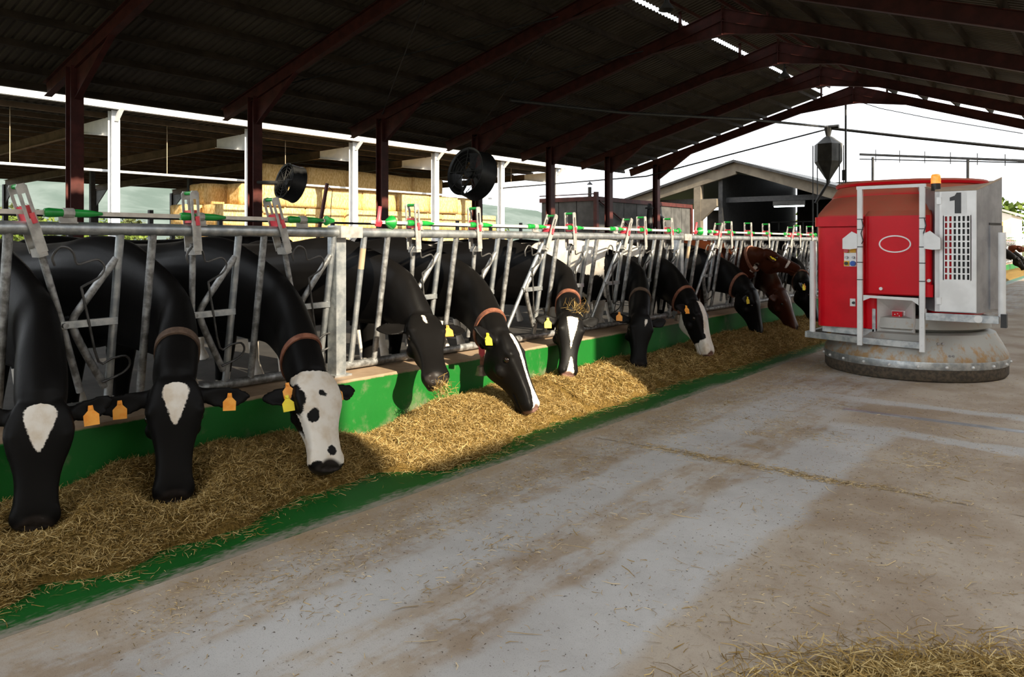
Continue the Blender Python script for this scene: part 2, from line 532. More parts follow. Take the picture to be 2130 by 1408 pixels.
for fi, Y in enumerate(FR):
    fr = thing('roof_frame', (-20.0, Y, 0), 'dark red steel portal frame carrying the barn roof', 'frame', 'portal frames of the barn', 'structure')
    o = (-20.0, Y, 0)
    def P_(m, name, mat='red_oxide'):
        b = MB()
        b.v = [(a - o[0], c - o[1], d - o[2]) for a, c, d in m.v]
        b.f = m.f
        return b.build(name, mat, fr)
    # left column
    m = MB().ibeam((-20.0, Y, 0), (-20.0, Y, zl(-20.0) + 0.1), 0.30, 0.30, (1, 0, 0))
    P_(m, 'column')
    m = MB().prism([(-19.85, zl(-19.85) - 0.75), (-18.0, zl(-18.0)), (-19.85, zl(-19.85))], (0, 0.02, 0), (0, Y - 0.01, 0))
    m.beam((-19.85, Y, zl(-19.85) - 0.75), (-18.0, Y, zl(-18.0)), 0.15, 0.02, (0, 0, 1))
    P_(m, 'knee_brace')
    nl = Vector((-0.27, 0, 1)).normalized()
    nr = Vector((0.34, 0, 1)).normalized()
    m = MB().ibeam((XL, Y, zl(XL) + RD / 2), (RX, Y, zl(RX) + RD / 2), 0.18, RD, nl)
    P_(m, 'rafter')
    m = MB().ibeam((RX, Y, zr(RX) + RD / 2), (XR, Y, zr(XR) + RD / 2), 0.18, RD, nr)
    P_(m, 'rafter')
    # apex haunch
    hb = [(RX - 2.4, zl(RX - 2.4)), (RX, zl(RX)), (RX + 2.2, zr(RX + 2.2)), (RX + 0.25, zr(RX) - 0.45), (RX - 0.25, zl(RX) - 0.45)]
    m = MB().prism(hb, (0, 0.02, 0), (0, Y - 0.01, 0))
    m.beam((RX - 2.4, Y, zl(RX - 2.4)), (RX - 0.25, Y, zl(RX) - 0.45), 0.18, 0.02)
    m.beam((RX - 0.25, Y, zl(RX) - 0.45), (RX + 0.25, Y, zr(RX) - 0.45), 0.18, 0.02)
    m.beam((RX + 0.25, Y, zr(RX) - 0.45), (RX + 2.2, Y, zr(RX + 2.2)), 0.18, 0.02)
    m.bb(RX - 0.015, RX + 0.015, Y - 0.09, Y + 0.09, zl(RX) - 0.45, zl(RX) + RD + 0.1)
    P_(m, 'apex_haunch')
    # vent posts that lift the ridge cap
    m = MB().bb(RX - 1.48, RX - 1.40, Y - 0.04, Y + 0.04, zl(RX - 1.44) + RD - 0.02, zl(RX - 1.44) + RD + PD + 0.50)
    m.bb(RX + 1.40, RX + 1.48, Y - 0.04, Y + 0.04, zr(RX + 1.44) + RD - 0.02, zr(RX + 1.44) + RD + PD + 0.50)
    P_(m, 'vent_post')
    # right column
    m = MB().ibeam((0.45, Y, 0), (0.45, Y, zr(0.45) + 0.1), 0.30, 0.30, (1, 0, 0))
    if Y < -1.5 or Y > 100:
        P_(m, 'column')

Y0, Y1 = FR[0] - 0.6, FR[-1] + 0.35
# purlins
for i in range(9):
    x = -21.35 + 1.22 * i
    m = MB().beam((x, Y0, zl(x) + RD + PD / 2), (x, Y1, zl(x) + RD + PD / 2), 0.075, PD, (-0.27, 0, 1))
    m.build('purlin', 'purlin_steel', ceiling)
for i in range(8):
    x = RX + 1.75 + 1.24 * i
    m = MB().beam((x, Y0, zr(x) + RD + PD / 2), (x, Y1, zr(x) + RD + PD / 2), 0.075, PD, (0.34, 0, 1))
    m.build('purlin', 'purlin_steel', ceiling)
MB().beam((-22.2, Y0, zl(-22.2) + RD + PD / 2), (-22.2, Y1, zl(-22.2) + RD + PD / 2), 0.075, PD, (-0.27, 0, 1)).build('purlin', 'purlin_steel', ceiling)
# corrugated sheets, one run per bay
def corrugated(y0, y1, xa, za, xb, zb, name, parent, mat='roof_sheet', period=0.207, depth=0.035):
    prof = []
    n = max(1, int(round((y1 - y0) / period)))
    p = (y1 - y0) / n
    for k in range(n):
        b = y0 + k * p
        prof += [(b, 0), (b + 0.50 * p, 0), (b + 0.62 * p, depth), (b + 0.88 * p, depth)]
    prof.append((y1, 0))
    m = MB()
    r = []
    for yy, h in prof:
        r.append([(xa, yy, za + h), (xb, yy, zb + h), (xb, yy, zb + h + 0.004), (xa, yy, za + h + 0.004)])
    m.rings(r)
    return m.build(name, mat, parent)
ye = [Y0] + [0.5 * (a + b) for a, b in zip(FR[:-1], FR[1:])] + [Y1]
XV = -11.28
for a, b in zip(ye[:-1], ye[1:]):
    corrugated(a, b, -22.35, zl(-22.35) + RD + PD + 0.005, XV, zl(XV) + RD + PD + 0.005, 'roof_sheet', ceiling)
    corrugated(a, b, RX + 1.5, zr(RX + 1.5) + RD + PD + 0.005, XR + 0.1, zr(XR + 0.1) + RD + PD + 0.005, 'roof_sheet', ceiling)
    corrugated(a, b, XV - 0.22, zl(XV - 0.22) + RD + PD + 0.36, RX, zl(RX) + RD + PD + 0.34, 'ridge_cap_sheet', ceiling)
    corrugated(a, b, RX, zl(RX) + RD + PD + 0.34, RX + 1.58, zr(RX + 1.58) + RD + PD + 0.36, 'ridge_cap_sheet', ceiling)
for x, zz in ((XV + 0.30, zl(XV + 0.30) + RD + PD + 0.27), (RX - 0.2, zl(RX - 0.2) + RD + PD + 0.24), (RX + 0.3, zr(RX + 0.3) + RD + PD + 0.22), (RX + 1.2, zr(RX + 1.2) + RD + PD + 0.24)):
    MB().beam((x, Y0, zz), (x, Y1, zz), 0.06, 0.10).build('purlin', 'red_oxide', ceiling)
# diagonal wind braces
for Ya, Yb in ((FR[4], FR[5]), (FR[3], FR[4])):
    for s_ in (0, 1):
        a, b = (Ya, Yb) if s_ else (Yb, Ya)
        MB().tube([(-20.0, a, zl(-20) + 0.25), (-12.6, b, zl(-12.6) + 0.25)], 0.02, 6).build('wind_brace', 'black_steel', ceiling)

# ================================================================ straw shed on the left
SX = -25.0
SY = [11.2 + 4.83 * k for k in range(-1, 6)]
SXB = -49.0
def zs(x):          # underside of shed rafters
    return 4.95 + 0.018 * (x - SX)
shed = thing('straw_shed', (-30.0, 24.0, 0), 'open-sided straw shed with white steel columns and low dark roof', 'shed')
def S_(m, name, mat, smooth=False, parent=None):
    b = MB()
    b.v = [((a + 25.0) * 1.2, c * 1.2 - 24.0, d if d < 0.3 else 1.3 + (d - 1.3) * 1.2) for a, c, d in m.v]
    b.f = m.f
    return b.build(name, mat, parent or shed, smooth)
for Y in SY:
    S_(MB().ibeam((SX, Y, 0), (SX, Y, 5.50), 0.26, 0.26, (1, 0, 0)), 'column', 'white_paint')
    m = MB().prism([(SX - 0.13, 4.72), (SX - 0.13, 5.35), (SX - 2.2, 5.30), (SX - 2.2, 4.98)], (0, 0.02, 0), (0, Y - 0.01, 0))
    m.beam((SX - 0.13, Y, 4.72), (SX - 2.2, Y, 4.98), 0.16, 0.02)
    S_(m, 'haunch', 'white_paint')
    S_(MB().ibeam((SX - 2.2, Y, 5.14), (SXB, Y, zs(SXB) + 0.17), 0.16, 0.34), 'rafter', 'shed_purlin')
    S_(MB().prism([(0, 5.16), (0.10, 5.16), (0.50, 5.52), (0.34, 5.52)], (0, 0.12, 0), (SX + 0.1, Y - 0.06, 0)), 'eave_bracket', 'white_paint')
    S_(MB().bb(SX - 13.1, SX - 12.9, Y - 0.1, Y + 0.1, 0, zs(-38) + 0.1), 'back_column', 'black_steel')
    m = MB().bb(SXB - 0.12, SXB + 0.12, Y - 0.12, Y + 0.12, 0, zs(SXB) + 0.1)
    S_(m, 'back_column', 'black_steel')
    m = MB().prism([(SXB + 0.1, zs(SXB) - 0.95), (SXB + 1.6, zs(SXB) + 0.05), (SXB + 0.1, zs(SXB) + 0.05)], (0, 0.06, 0), (0, Y - 0.03, 0))
    S_(m, 'knee_brace', 'hopper_metal')
ya, yb = SY[0] - 2.5, SY[-1] + 0.6
S_(MB().bb(SX + 0.32, SX + 0.50, ya, yb, 5.50, 5.735), 'eave_beam', 'white_paint')
m = MB()
pr = [(SX + 0.34, 5.83), (SX + 0.34, 5.74), (SX + 0.60, 5.74), (SX + 0.64, 5.83), (SX + 0.61, 5.83), (SX + 0.575, 5.76), (SX + 0.365, 5.76), (SX + 0.365, 5.83)]
m.prism([(p[0], p[1]) for p in pr], (0, yb - ya, 0), (0, ya, 0))
S_(m, 'gutter', 'gutter')
for i in range(17):
    x = SX - 0.6 - 1.45 * i
    S_(MB().beam((x, ya, 5.33 + 0.018 * (x - SX) + 0.09), (x, yb, 5.33 + 0.018 * (x - SX) + 0.09), 0.07, 0.16), 'purlin', 'shed_purlin')
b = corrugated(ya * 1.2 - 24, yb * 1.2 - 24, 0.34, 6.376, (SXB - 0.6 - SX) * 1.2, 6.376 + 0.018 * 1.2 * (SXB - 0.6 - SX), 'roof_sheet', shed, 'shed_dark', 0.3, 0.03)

# hanging white pipe with rods
pipe = thing('water_pipe', (-31.1, 24, 4.15), 'long white pipe hung on thin rods under the straw shed eave', 'pipe')
MB().tube([(0, -18, 0), (0, 17.4, 0)], 0.054, 8).build('pipe', 'white_paint', pipe, True)
for yy in (8.6, 13.4, 18.2, 23.0, 28.0, 32.5):
    MB().tube([(0, yy * 1.2 - 24, 0.03), (0, yy * 1.2 - 24, 2.14)], 0.014, 6).build('hanger_rod', 'gutter', pipe)

# straw bales, one object each
def bale_mesh(seed):
    rnd = random.Random(seed)
    bm = bmesh.new()
    bmesh.ops.create_cube(bm, size=1.0)
    bmesh.ops.scale(bm, vec=(1.40, 2.53, 1.055), verts=bm.verts)
    bmesh.ops.bevel(bm, geom=list(bm.edges), offset=0.035, segments=2, affect='EDGES')
    bmesh.ops.subdivide_edges(bm, edges=[e for e in bm.edges if e.calc_length() > 0.6], cuts=3, use_grid_fill=True)
    for v in bm.verts:
        q = v.co * 2.2 + Vector((seed * 7.1, 0, 0))
        v.co += Vector((mnoise.noise(q), mnoise.noise(q + Vector((9, 0, 0))), mnoise.noise(q + Vector((0, 9, 0))))) * 0.035
    me = bpy.data.meshes.new('straw_bale')
    bm.to_mesh(me)
    bm.free()
    me.shade_smooth()
    me.materials.append(MATS['straw_bale'])
    return me
bmes = [bale_mesh(i) for i in range(4)]
def bale(x, y, z, label, group):
    o = link('straw_bale', random.choice(bmes), None, (x, y, z))
    o.rotation_euler = (0, 0, random.uniform(-0.02, 0.02))
    tag(o, label, 'bale', group)
COURSE = ['big straw bale in the bottom course of the stack under the shed', 'big straw bale in the second course up of the stack under the shed', 'big straw bale in the middle course of the stack under the shed', 'big straw bale in the second course from the top of the stack', 'big straw bale in the top course of the stack under the shed']
for c_ in range(5):
    off = 0.0 if c_ % 2 == 0 else 1.08
    for k in range(8):
        y = 21.1 + 1.2 * off + 2.6 * k
        top = 5.3 if y < 35.4 else (4.3 if y < 39 else 3.2)
        if y < 23.4:
            top = 4.2
        if y > 41.2:
            continue
        z = 0.535 + 1.07 * c_
        if z + 0.4 > top + 0.15:
            continue
        bale(-34.4 + 0.12 * math.sin(3 * y + c_), y, z, COURSE[c_], 'straw bales stacked in the shed')
for c_ in range(4):
    bale(-36.0, 20.4 + (1.0 if c_ % 2 else 0), 0.535 + 1.07 * c_, COURSE[c_], 'straw bales stacked in the shed')

# leaning pole beside the bales
pole = thing('leaning_pole', (-23.5, 17.6, 0), 'brown leaning steel pole with dangling cable before the straw bales', 'pole')
MB().tube([(0, 0, 0), (0.25, 0.55, 3.55)], 0.07, 8).build('shaft', 'red_oxide', pole, True)
MB().tube([(0.25, 0.55, 3.5), (0.30, 0.75, 3.3), (0.28, 0.70, 2.6), (0.30, 0.66, 1.6), (0.30, 0.62, 0.4)], 0.015, 6).build('cable', 'black_plastic', pole)

# rear yard rail behind the cows
rf = thing('yard_rail', (-19.2, 15, 0), 'dark steel rail fence at the back of the cow yard', 'fence')
MB().tube([(0, -16, 1.95), (0, 22, 1.95)], 0.035, 8).build('rail', 'black_steel', rf, True)
MB().tube([(0, -16, 1.15), (0, 22, 1.15)], 0.035, 8).build('rail', 'black_steel', rf, True)
for k in range(20):
    MB().bb(-0.05, 0.05, -15 + 1.9 * k - 0.05, -15 + 1.9 * k + 0.05, 0, 2.15 if k % 2 else 1.95).build('post', 'black_steel', rf)

# ================================================================ far structures
hut = thing('panel_hut', (-23.5, 38.8, 0), 'grey panelled hut with brown steel frame behind the barn columns', 'hut')
def H_(m, name, mat):
    b = MB()
    b.v = [(a + 23.5, c - 38.8, d) for a, c, d in m.v]
    b.f = m.f
    return b.build(name, mat, hut)
H_(MB().bb(-24.5, -21.12, 33.42, 44.3, 0, 3.5), 'core', 'panel_grey')
for k in range(8):
    y0 = 33.4 + 1.38 * k
    H_(MB().bb(-21.12, -21.06, y0, y0 + 1.34, 0.2, 3.5), 'wall_panel', 'panel_grey')
for k in range(3):
    x0 = -24.5 + 1.13 * k
    H_(MB().bb(x0, x0 + 1.09, 33.36, 33.42, 0.2, 3.5), 'wall_panel', 'panel_grey')
H_(MB().bb(-21.14, -20.98, 33.28, 44.4, 3.5, 3.72), 'top_rail', 'red_oxide')
H_(MB().bb(-24.6, -20.98, 33.28, 33.42, 3.5, 3.72), 'top_rail', 'red_oxide')
H_(MB().bb(-21.16, -20.96, 33.26, 33.46, 0, 3.95), 'corner_post', 'red_oxide')
H_(MB().bb(-21.16, -20.96, 44.2, 44.42, 0, 3.5), 'corner_post', 'red_oxide')
H_(MB().tube([(-24.6, 33.3, 3.85), (-21.0, 33.3, 3.85)], 0.03, 6), 'hand_rail', 'red_oxide')
H_(MB().tube([(-20.95, 33.5, 3.5), (-20.95, 36.4, 2.3), (-20.95, 36.4, 0.3)], 0.05, 6), 'brace', 'red_oxide')
H_(MB().tube([(-22.5, 35.0, 3.5), (-22.5, 35.0, 4.35)], 0.10, 10), 'chimney', 'hopper_metal')
H_(MB().lathe([(0.02, 0.16), (0.18, 0.0)], (-22.5, 35.0, 4.48), 10), 'chimney_cap', 'black_steel')
val = thing('slurry_valve', (-20.3, 37.6, 0), 'black bent pipe with valve in front of the panelled hut', 'pipe')
MB().tube([(0, 0, 0), (0, 0, 2.45), (0, 0.1, 2.75), (0, 0.4, 2.85), (0, 1.1, 2.85), (0, 1.5, 2.7), (0, 1.6, 2.3), (0, 1.6, 0)], 0.14, 10).build('bent_pipe', 'black_steel', val, True)
MB().tube([(0, 0, 2.4), (0, 0, 3.5)], [0.2, 0.1], 10).build('valve_stem', 'black_steel', val, True)
MB().lathe([(0.24, -0.04), (0.24, 0.04)], (0, 0, 3.25), 12, cap=True).build('valve_wheel', 'black_steel', val)

gs = thing('gable_shed', (-20.5, 55, 0), 'gabled machinery shed with concrete portal and dark open interior', 'shed')
def G_(m, name, mat):
    b = MB()
    b.v = [(a + 20.5, c - 55, d) for a, c, d in m.v]
    b.f = m.f
    return b.build(name, mat, gs)
def gz(x):
    return 6.95 - (0.275 if x < -20.5 else 0.31) * abs(x + 20.5)
for xa, xb in ((-29.5, -20.5), (-20.5, -12.6)):
    m = MB().prism([(xa, gz(xa)), (xb, gz(xb)), (xb, gz(xb) - 0.16), (xa, gz(xa) - 0.16)], (0, 16, 0), (0, 49.6, 0))
    G_(m, 'roof_slab', 'black_steel')
    m = MB().prism([(xa, gz(xa) - 0.16), (xb, gz(xb) - 0.16), (xb, gz(xb) - 0.95), (xa, gz(xa) - 0.75)], (0, 0.3, 0), (0, 50.0, 0))
    G_(m, 'portal_rafter', 'concrete_far')
for xc in (-28.6, -23.3, -13.6):
    G_(MB().bb(xc - 0.25, xc + 0.25, 50.02, 50.5, 0, gz(xc) - 0.6), 'portal_column', 'concrete_far' if xc < -23 else 'black_steel')
G_(MB().prism([(-23.05, 2.9), (-23.05, 4.4), (-21.9, 4.4), (-21.9, 3.9)], (0, 0.3, 0), (0, 50.05, 0)), 'haunch', 'concrete_far')
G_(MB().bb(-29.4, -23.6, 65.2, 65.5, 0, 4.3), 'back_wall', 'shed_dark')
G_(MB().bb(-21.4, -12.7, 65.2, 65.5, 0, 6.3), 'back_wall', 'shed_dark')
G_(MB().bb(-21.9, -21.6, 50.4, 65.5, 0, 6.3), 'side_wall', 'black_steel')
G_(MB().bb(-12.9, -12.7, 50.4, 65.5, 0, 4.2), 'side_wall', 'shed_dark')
G_(MB().bb(-28, -13, 51, 51.25, 4.15, 4.5), 'tie_beam', 'black_steel')
for zz in (1.6, 2.2, 2.9):
    G_(MB().bb(-21, -14, 58, 58.12, zz, zz + 0.08), 'pipe_rail', 'hopper_metal')
for xc in (-20.4, -18.6, -16.4, -14.6):
    G_(MB().bb(xc - 0.06, xc + 0.06, 58, 58.12, 0, 3.0), 'rail_post', 'hopper_metal')
G_(MB().bb(-20.6, -14.2, 60, 61.6, 0.6, 2.1), 'milk_tank', 'panel_grey')
tl = thing('tube_lamp', (-17.3, 51.1, 3.78), 'lit white fluorescent tube lamp inside the gabled shed', 'lamp')
MB().tube([(-0.98, 0, 0), (0.98, 0, 0)], 0.05, 8).build('tube', 'tube_light', tl, True)
MB().bb(-1.05, 1.05, -0.06, 0.06, 0.045, 0.38).build('fixture', 'hopper_metal', tl)

# feed hopper on legs
hp = thing('feed_hopper', (-11.3, 39.0, 0), 'dark hexagonal feed hopper with pointed base standing on thin legs', 'hopper')
MB().lathe([(0.12, 6.55), (0.22, 6.5), (0.66, 6.15), (0.66, 5.30)], (0, 0, 0), 6).build('bin', 'hopper_metal', hp)
MB().lathe([(0.66, 5.30), (0.10, 4.42), (0.10, 4.25)], (0, 0, 0), 6).build('cone', 'hopper_metal', hp)
MB().tube([(0, 0, 6.5), (0, 0, 6.95)], [0.10, 0.20], 8).build('inlet', 'black_steel', hp)
MB().tube([(-0.1, 0, 6.98), (0.5, 0, 6.98)], 0.11, 8).build('motor', 'black_steel', hp)
MB().tube([(0.0, 0, 4.3), (-0.6, 0, 3.3)], 0.07, 8).build('outlet_pipe', 'black_steel', hp)
for sx in (-1, 1):
    for sy in (-1, 1):
        MB().tube([(sx * 0.62, sy * 0.35, 0), (sx * 0.62, sy * 0.35, 6.1)], 0.028, 6).build('leg', 'black_steel', hp)
def run(name, pts, r, label, cat='pipe', mat='black_steel', group=None):
    p0 = pts[0]
    m = MB().tube([(p[0] - p0[0], p[1] - p0[1], p[2] - p0[2]) for p in pts], r, 8)
    o = m.build(name, mat, None, True)
    o.location = p0
    return tag(o, label, cat, group)
ar_ = run('auger_pipe', [(-11.3, 39.0, 6.95), (-7.3, 38.9, 6.1), (-3.2, 38.8, 5.28), (1, 38.8, 4.6)], 0.07, 'thick dark auger pipe running from the hopper under the roof to the right')
MB().tube([(12.2, -0.2, -6.95), (12.2, -0.2, -2.33)], 0.05, 8).build('support_post', 'black_steel', ar_)
AP = [(-11.3, 39.0, 7.0), (-12.8, 33, 6.75), (-15, 25.5, 6.3), (-16.4, 20.5, 6.2)]
ap_ = run('auger_pipe', AP, 0.06, 'thick dark auger pipe slung below the rafters towards the cows')
for yy in FR[5:8]:
    hx = float(np.interp(yy, [p[1] for p in AP[::-1]], [p[0] for p in AP[::-1]]))
    hz = float(np.interp(yy, [p[1] for p in AP[::-1]], [p[2] for p in AP[::-1]]))
    MB().tube([(hx - AP[0][0], yy - AP[0][1], hz - AP[0][2]), (hx - AP[0][0], yy - AP[0][1], zl(hx) + 0.02 - AP[0][2])], 0.012, 6).build('hanger_rod', 'black_steel', ap_)
run('feed_line', [(-11.4, 38.8, 6.85), (-20.5, 37.6, 5.0), (-30.0, 36.62, 4.72)], 0.04, 'thin straight feed pipe sloping from the hopper to the left')
pole2 = thing('utility_pole', (-10.3, 38.3, 0), 'thin dark pole rising to the ridge beside the hopper', 'pole')
MB().tube([(0, 0, 0), (0, 0, 8.2)], 0.05, 6).build('shaft', 'black_steel', pole2)
MB().bb(-0.16, -0.02, -0.05, 0.05, 4.3, 4.8).build('junction_box', 'black_steel', pole2)
MB().tube([(0.0, 0, 8.1), (0.5, 0.1, 8.0), (1.5, 0.1, 7.55), (3.5, 0.1, 6.9), (7, 0.1, 5.9)], 0.02, 6).build('cable', 'black_plastic', pole2)
gantry = thing('pipe_gantry', (-10.7, 43.5, 0), 'dark pipe gantry with short drop rods beyond the hopper', 'gantry')
MB().beam((-0.3, 0, 6.05), (7.2, 0, 5.2), 0.10, 0.12).build('beam', 'black_steel', gantry)
MB().tube([(-0.3, 0, 5.8), (9, 0, 4.95)], 0.03, 6).build('rail', 'black_steel', gantry)
for k in range(7):
    x = 0.5 + 1.15 * k
    MB().tube([(x, 0, 6.3 - 0.113 * x), (x, 0, 5.65 - 0.10 * x)], 0.022, 6).build('drop_rod', 'black_steel', gantry)
for x in (0.35, 4.7):
    MB().tube([(x, 0, 0), (x, 0, 5.9 - 0.10 * x)], 0.07, 6).build('post', 'black_steel', gantry)

# unseen blocks added at right to shade the alley, with a sun gap
nb = thing('sun_blocker', (7, 10, 0), 'unseen cream blocks added right of the alley to shade it', 'building')
def N_(x0, x1, y0, y1, z0, z1, name, mat='cream_wall'):
    MB().bb(x0 - 7, x1 - 7, y0 - 10, y1 - 10, z0, z1).build(name, mat, nb)
N_(4.0, 8, -14, 0.75, 0, 7.6, 'shade_block')
N_(4.0, 8, 0.75, 4.5, 0, 3.60, 'shade_block')  # kept low so a patch of sun reaches kerb and hay
N_(4.0, 8, 4.5, 30, 0, 5.0, 'shade_block')
N_(3.9, 8.2, -14.2, 0.75, 7.6, 7.75, 'roof_slab', 'roof_light')  # flat cap of the added tall shade block
N_(3.9, 8.2, 4.5, 30.2, 5.0, 5.12, 'roof_slab', 'roof_light')  # flat cap of the added long shade block

# small building far down the alley
fb = thing('farm_house', (-9.5, 82, 0), 'pale farm building with sloping roof and ochre door beyond the robot', 'building')
MB().prism([(-5, 0), (1.6, 0), (1.6, 3.9), (-5, 6.2)], (0, 9, 0)).build('wall', 'cream_wall', fb)
MB().prism([(-5.3, 6.42), (2.0, 3.85), (2.0, 4.05), (-5.3, 6.62)], (0, 9.4, 0), (0, -0.2, 0)).build('roof', 'roof_light', fb)
MB().bb(0.2, 0.95, -0.06, 0.02, 0.3, 3.3).build('door', 'ochre_door', fb)
MB().bb(0.02, 0.18, -0.07, 0.02, 0.3, 3.3).build('door_gap', 'black_steel', fb)

# hills
m = MB()
rings = []
for i, yy in enumerate(np.linspace(-200, 700, 60)):
    h = 50 + 16 * mnoise.noise((yy * 0.006, 2.0, 0)) + 6 * mnoise.noise((yy * 0.03, 7.0, 0))
    rings.append([(-560, yy, -1), (-480, yy, h * 0.45), (-420, yy, h * 0.30), (-360, yy, -1)][::-1] + [(-640, yy, h), (-680, yy, -1)])
rings = [[r[0], r[1], r[2], (-520, r[0][1], r[4][2] * 0.72), r[4], r[5]] for r in rings]
m.rings(rings)
tag(m.build('hills', 'hill', None, True), 'hazy low hills on the horizon behind the sheds', 'hills', kind='structure')

# scrub trees
def tree_mesh(seed, mat):
    rnd = np.random.default_rng(seed)
    vs, fs = [], []
    nb_ = 14
    cs = rnd.normal(0, 0.33, (nb_, 3)) * np.array([1.2, 1.2, 0.75]) + np.array([0, 0, 0.95])
    rs = rnd.uniform(0.30, 0.52, nb_)
    for c, r in zip(cs, rs):
        for k in range(70):
            d = rnd.normal(size=3)
            d /= np.linalg.norm(d)
            p = c + d * r * rnd.uniform(0.75, 1.05)
            a = rnd.normal(size=3); a /= np.linalg.norm(a)
            b = np.cross(d, a); b /= (np.linalg.norm(b) + 1e-6)
            s = rnd.uniform(0.06, 0.12)
            o = len(vs)
            vs += [tuple(p + a * s), tuple(p + b * s * .6), tuple(p - a * s), tuple(p - b * s * .6)]
            fs.append((o, o + 1, o + 2, o + 3))
    me = bpy.data.meshes.new('foliage')
    me.from_pydata(vs, [], fs)
    me.materials.append(MATS[mat])
    return me
tms = [tree_mesh(i, 'leaf_a' if i % 2 == 0 else 'leaf_b') for i in range(4)]
trunk_me = MB().tube([(0, 0, 0), (0.02, 0, 0.9)], [0.07, 0.05], 6).mesh('trunk', 'trunk')
def tree(x, y, h, k, label, group):
    t_ = thing('scrub_tree', (x, y, -0.06), label, 'tree', group)
    t_.scale = (h / 1.6 * 1.05, h / 1.6 * 1.05, h / 1.6)
    t_.rotation_euler = (0, 0, random.uniform(0, 6))
    link('trunk', trunk_me, t_)
    link('foliage', tms[k], t_)
for i in range(30):
    row = i % 3
    x = -76 - 16 * row - random.uniform(0, 5)
    y = 12 + (i // 3) * 7.8 * (1 + 0.33 * row) + random.uniform(-0.3, 0.3)
    k = random.randrange(4)
    tree(x, y, random.uniform(3.2, 4.4) + row * 0.9, k, ['olive green scrub tree in the field behind the straw shed', 'bright green bush in the field behind the straw shed'][k % 2], 'scrub trees behind the shed' if k % 2 == 0 else 'bushes behind the shed')
for i in range(4):
    tree(-26 + i * 13.5, 106 + 9 * i, 7.6, 1 if i % 2 else 3, 'tall bright green tree behind the pale farm building', 'trees behind the farm building')

# ================================================================ fans
def fan(loc, R, yaw, label, arm_to=None, tilt=0.0):
    f = thing('barn_fan', loc, label, 'fan')
    rot = Matrix.Rotation(yaw, 3, 'Z') @ Matrix.Rotation(PI / 2 + tilt, 3, 'X')     # local z -> horizontal axis
    dep = 0.20 * R / 0.5
    MB().lathe([(R * 1.05, -dep), (R, -dep * 0.5), (R * 0.97, dep), (R * 1.02, dep * 1.1), (R * 0.94, dep), (R * 0.95, -dep * 0.5), (R * 1.0, -dep)], (0, 0, 0), 36, rot).build('housing', 'black_plastic', f, True)
    m = MB()
    for zz in (-dep * 1.05, dep * 1.05):
        for q in (0.25, 0.42, 0.58, 0.74, 0.9):
            m.tube([rot @ Vector((R * q * math.cos(a), R * q * math.sin(a), zz)) for a in np.linspace(0, 2 * PI, 33)[:-1]], 0.006, 4, closed=True)
        for k in range(8):
            a = k * PI / 4
            m.tube([rot @ Vector((0, 0, zz)), rot @ Vector((R * math.cos(a), R * math.sin(a), zz))], 0.012, 4)
    m.build('guard', 'hopper_metal', f)
    m = MB().lathe([(0.0, -dep * 0.8), (R * 0.2, -dep * 0.8), (R * 0.2, dep * 0.6), (0.0, dep * 0.6)], (0, 0, 0), 16, rot)
    m.build('motor', 'black_steel', f, True)
    for k in range(5):
        a = k * 2 * PI / 5 + 0.4
        d = Vector((math.cos(a), math.sin(a), 0)); s = Vector((-math.sin(a), math.cos(a), 0))
        z_ = Vector((0, 0, 1))
        pts = [d * R * .18 - s * R * .10 - z_ * .03, d * R * .9 - s * R * .17 - z_ * .05, d * R * .9 + s * R * .17 + z_ * .05, d * R * .18 + s * R * .10 + z_ * .03]
        top = [p + z_ * 0.012 for p in pts]
        MB().add([rot @ p for p in pts + top], [(0, 3, 2, 1), (4, 5, 6, 7), (0, 1, 5, 4), (1, 2, 6, 5), (2, 3, 7, 6), (3, 0, 4, 7)]).build('blade', 'black_steel', f)
    if arm_to is not None:
        MB().tube([Vector((0, 0, 0)), Vector(arm_to) - Vector(loc)], 0.05, 8).build('arm', 'hopper_metal', f)
    return f
fan((-18.75, 13.35, 3.05), 0.52, math.radians(-8), 'smaller black round barn fan on an arm off the steel column', (-19.86, 12.99, 3.1), -0.25)
fan((-15.2, 17.2, 3.38), 0.72, math.radians(-4), 'big black round barn fan on its own post, guard facing the alley', (-15.5, 17.80, 3.36), -0.2)
fp_ = thing('fan_post', (-15.5, 17.85, 0), 'dark steel post carrying the big round fan', 'post')
MB().ibeam((0, 0, 0), (0, 0, 3.4), 0.16, 0.16, (1, 0, 0)).build('post', 'red_oxide', fp_)
MB().prism([(-0.32, 1.5), (0.32, 1.5), (0.12, 1.85), (-0.12, 1.85)], (0, 0.04, 0), (0, -0.1, 0)).build('gusset', 'red_oxide', fp_)
# lamps under the ridge
for yy, xx in ((FR[4], -9.2), (FR[6], -9.6)):
    l = thing('barn_lamp', (xx, yy, zl(RX) - 0.95), 'small bell-shaped lamp hanging under the ridge', 'lamp', 'lamps under the ridge')
    MB().lathe([(0.05, 0.32), (0.07, 0.2), (0.22, 0.0), (0.20, 0.0), (0.05, 0.18)], (0, 0, 0), 16).build('shade', 'hopper_metal', l, True)
    MB().tube([(0, 0, 0.3), (0, 0, 0.50)], 0.03, 6).build('stem', 'black_steel', l)

# steel strip set into the floor
tag(MB().bb(-1.72, 3.6, 6.315, 6.385, 0.0, 0.006).build('floor_guide_strip', 'stainless_dark'), 'long flat grey steel strip set across the alley floor', 'strip')

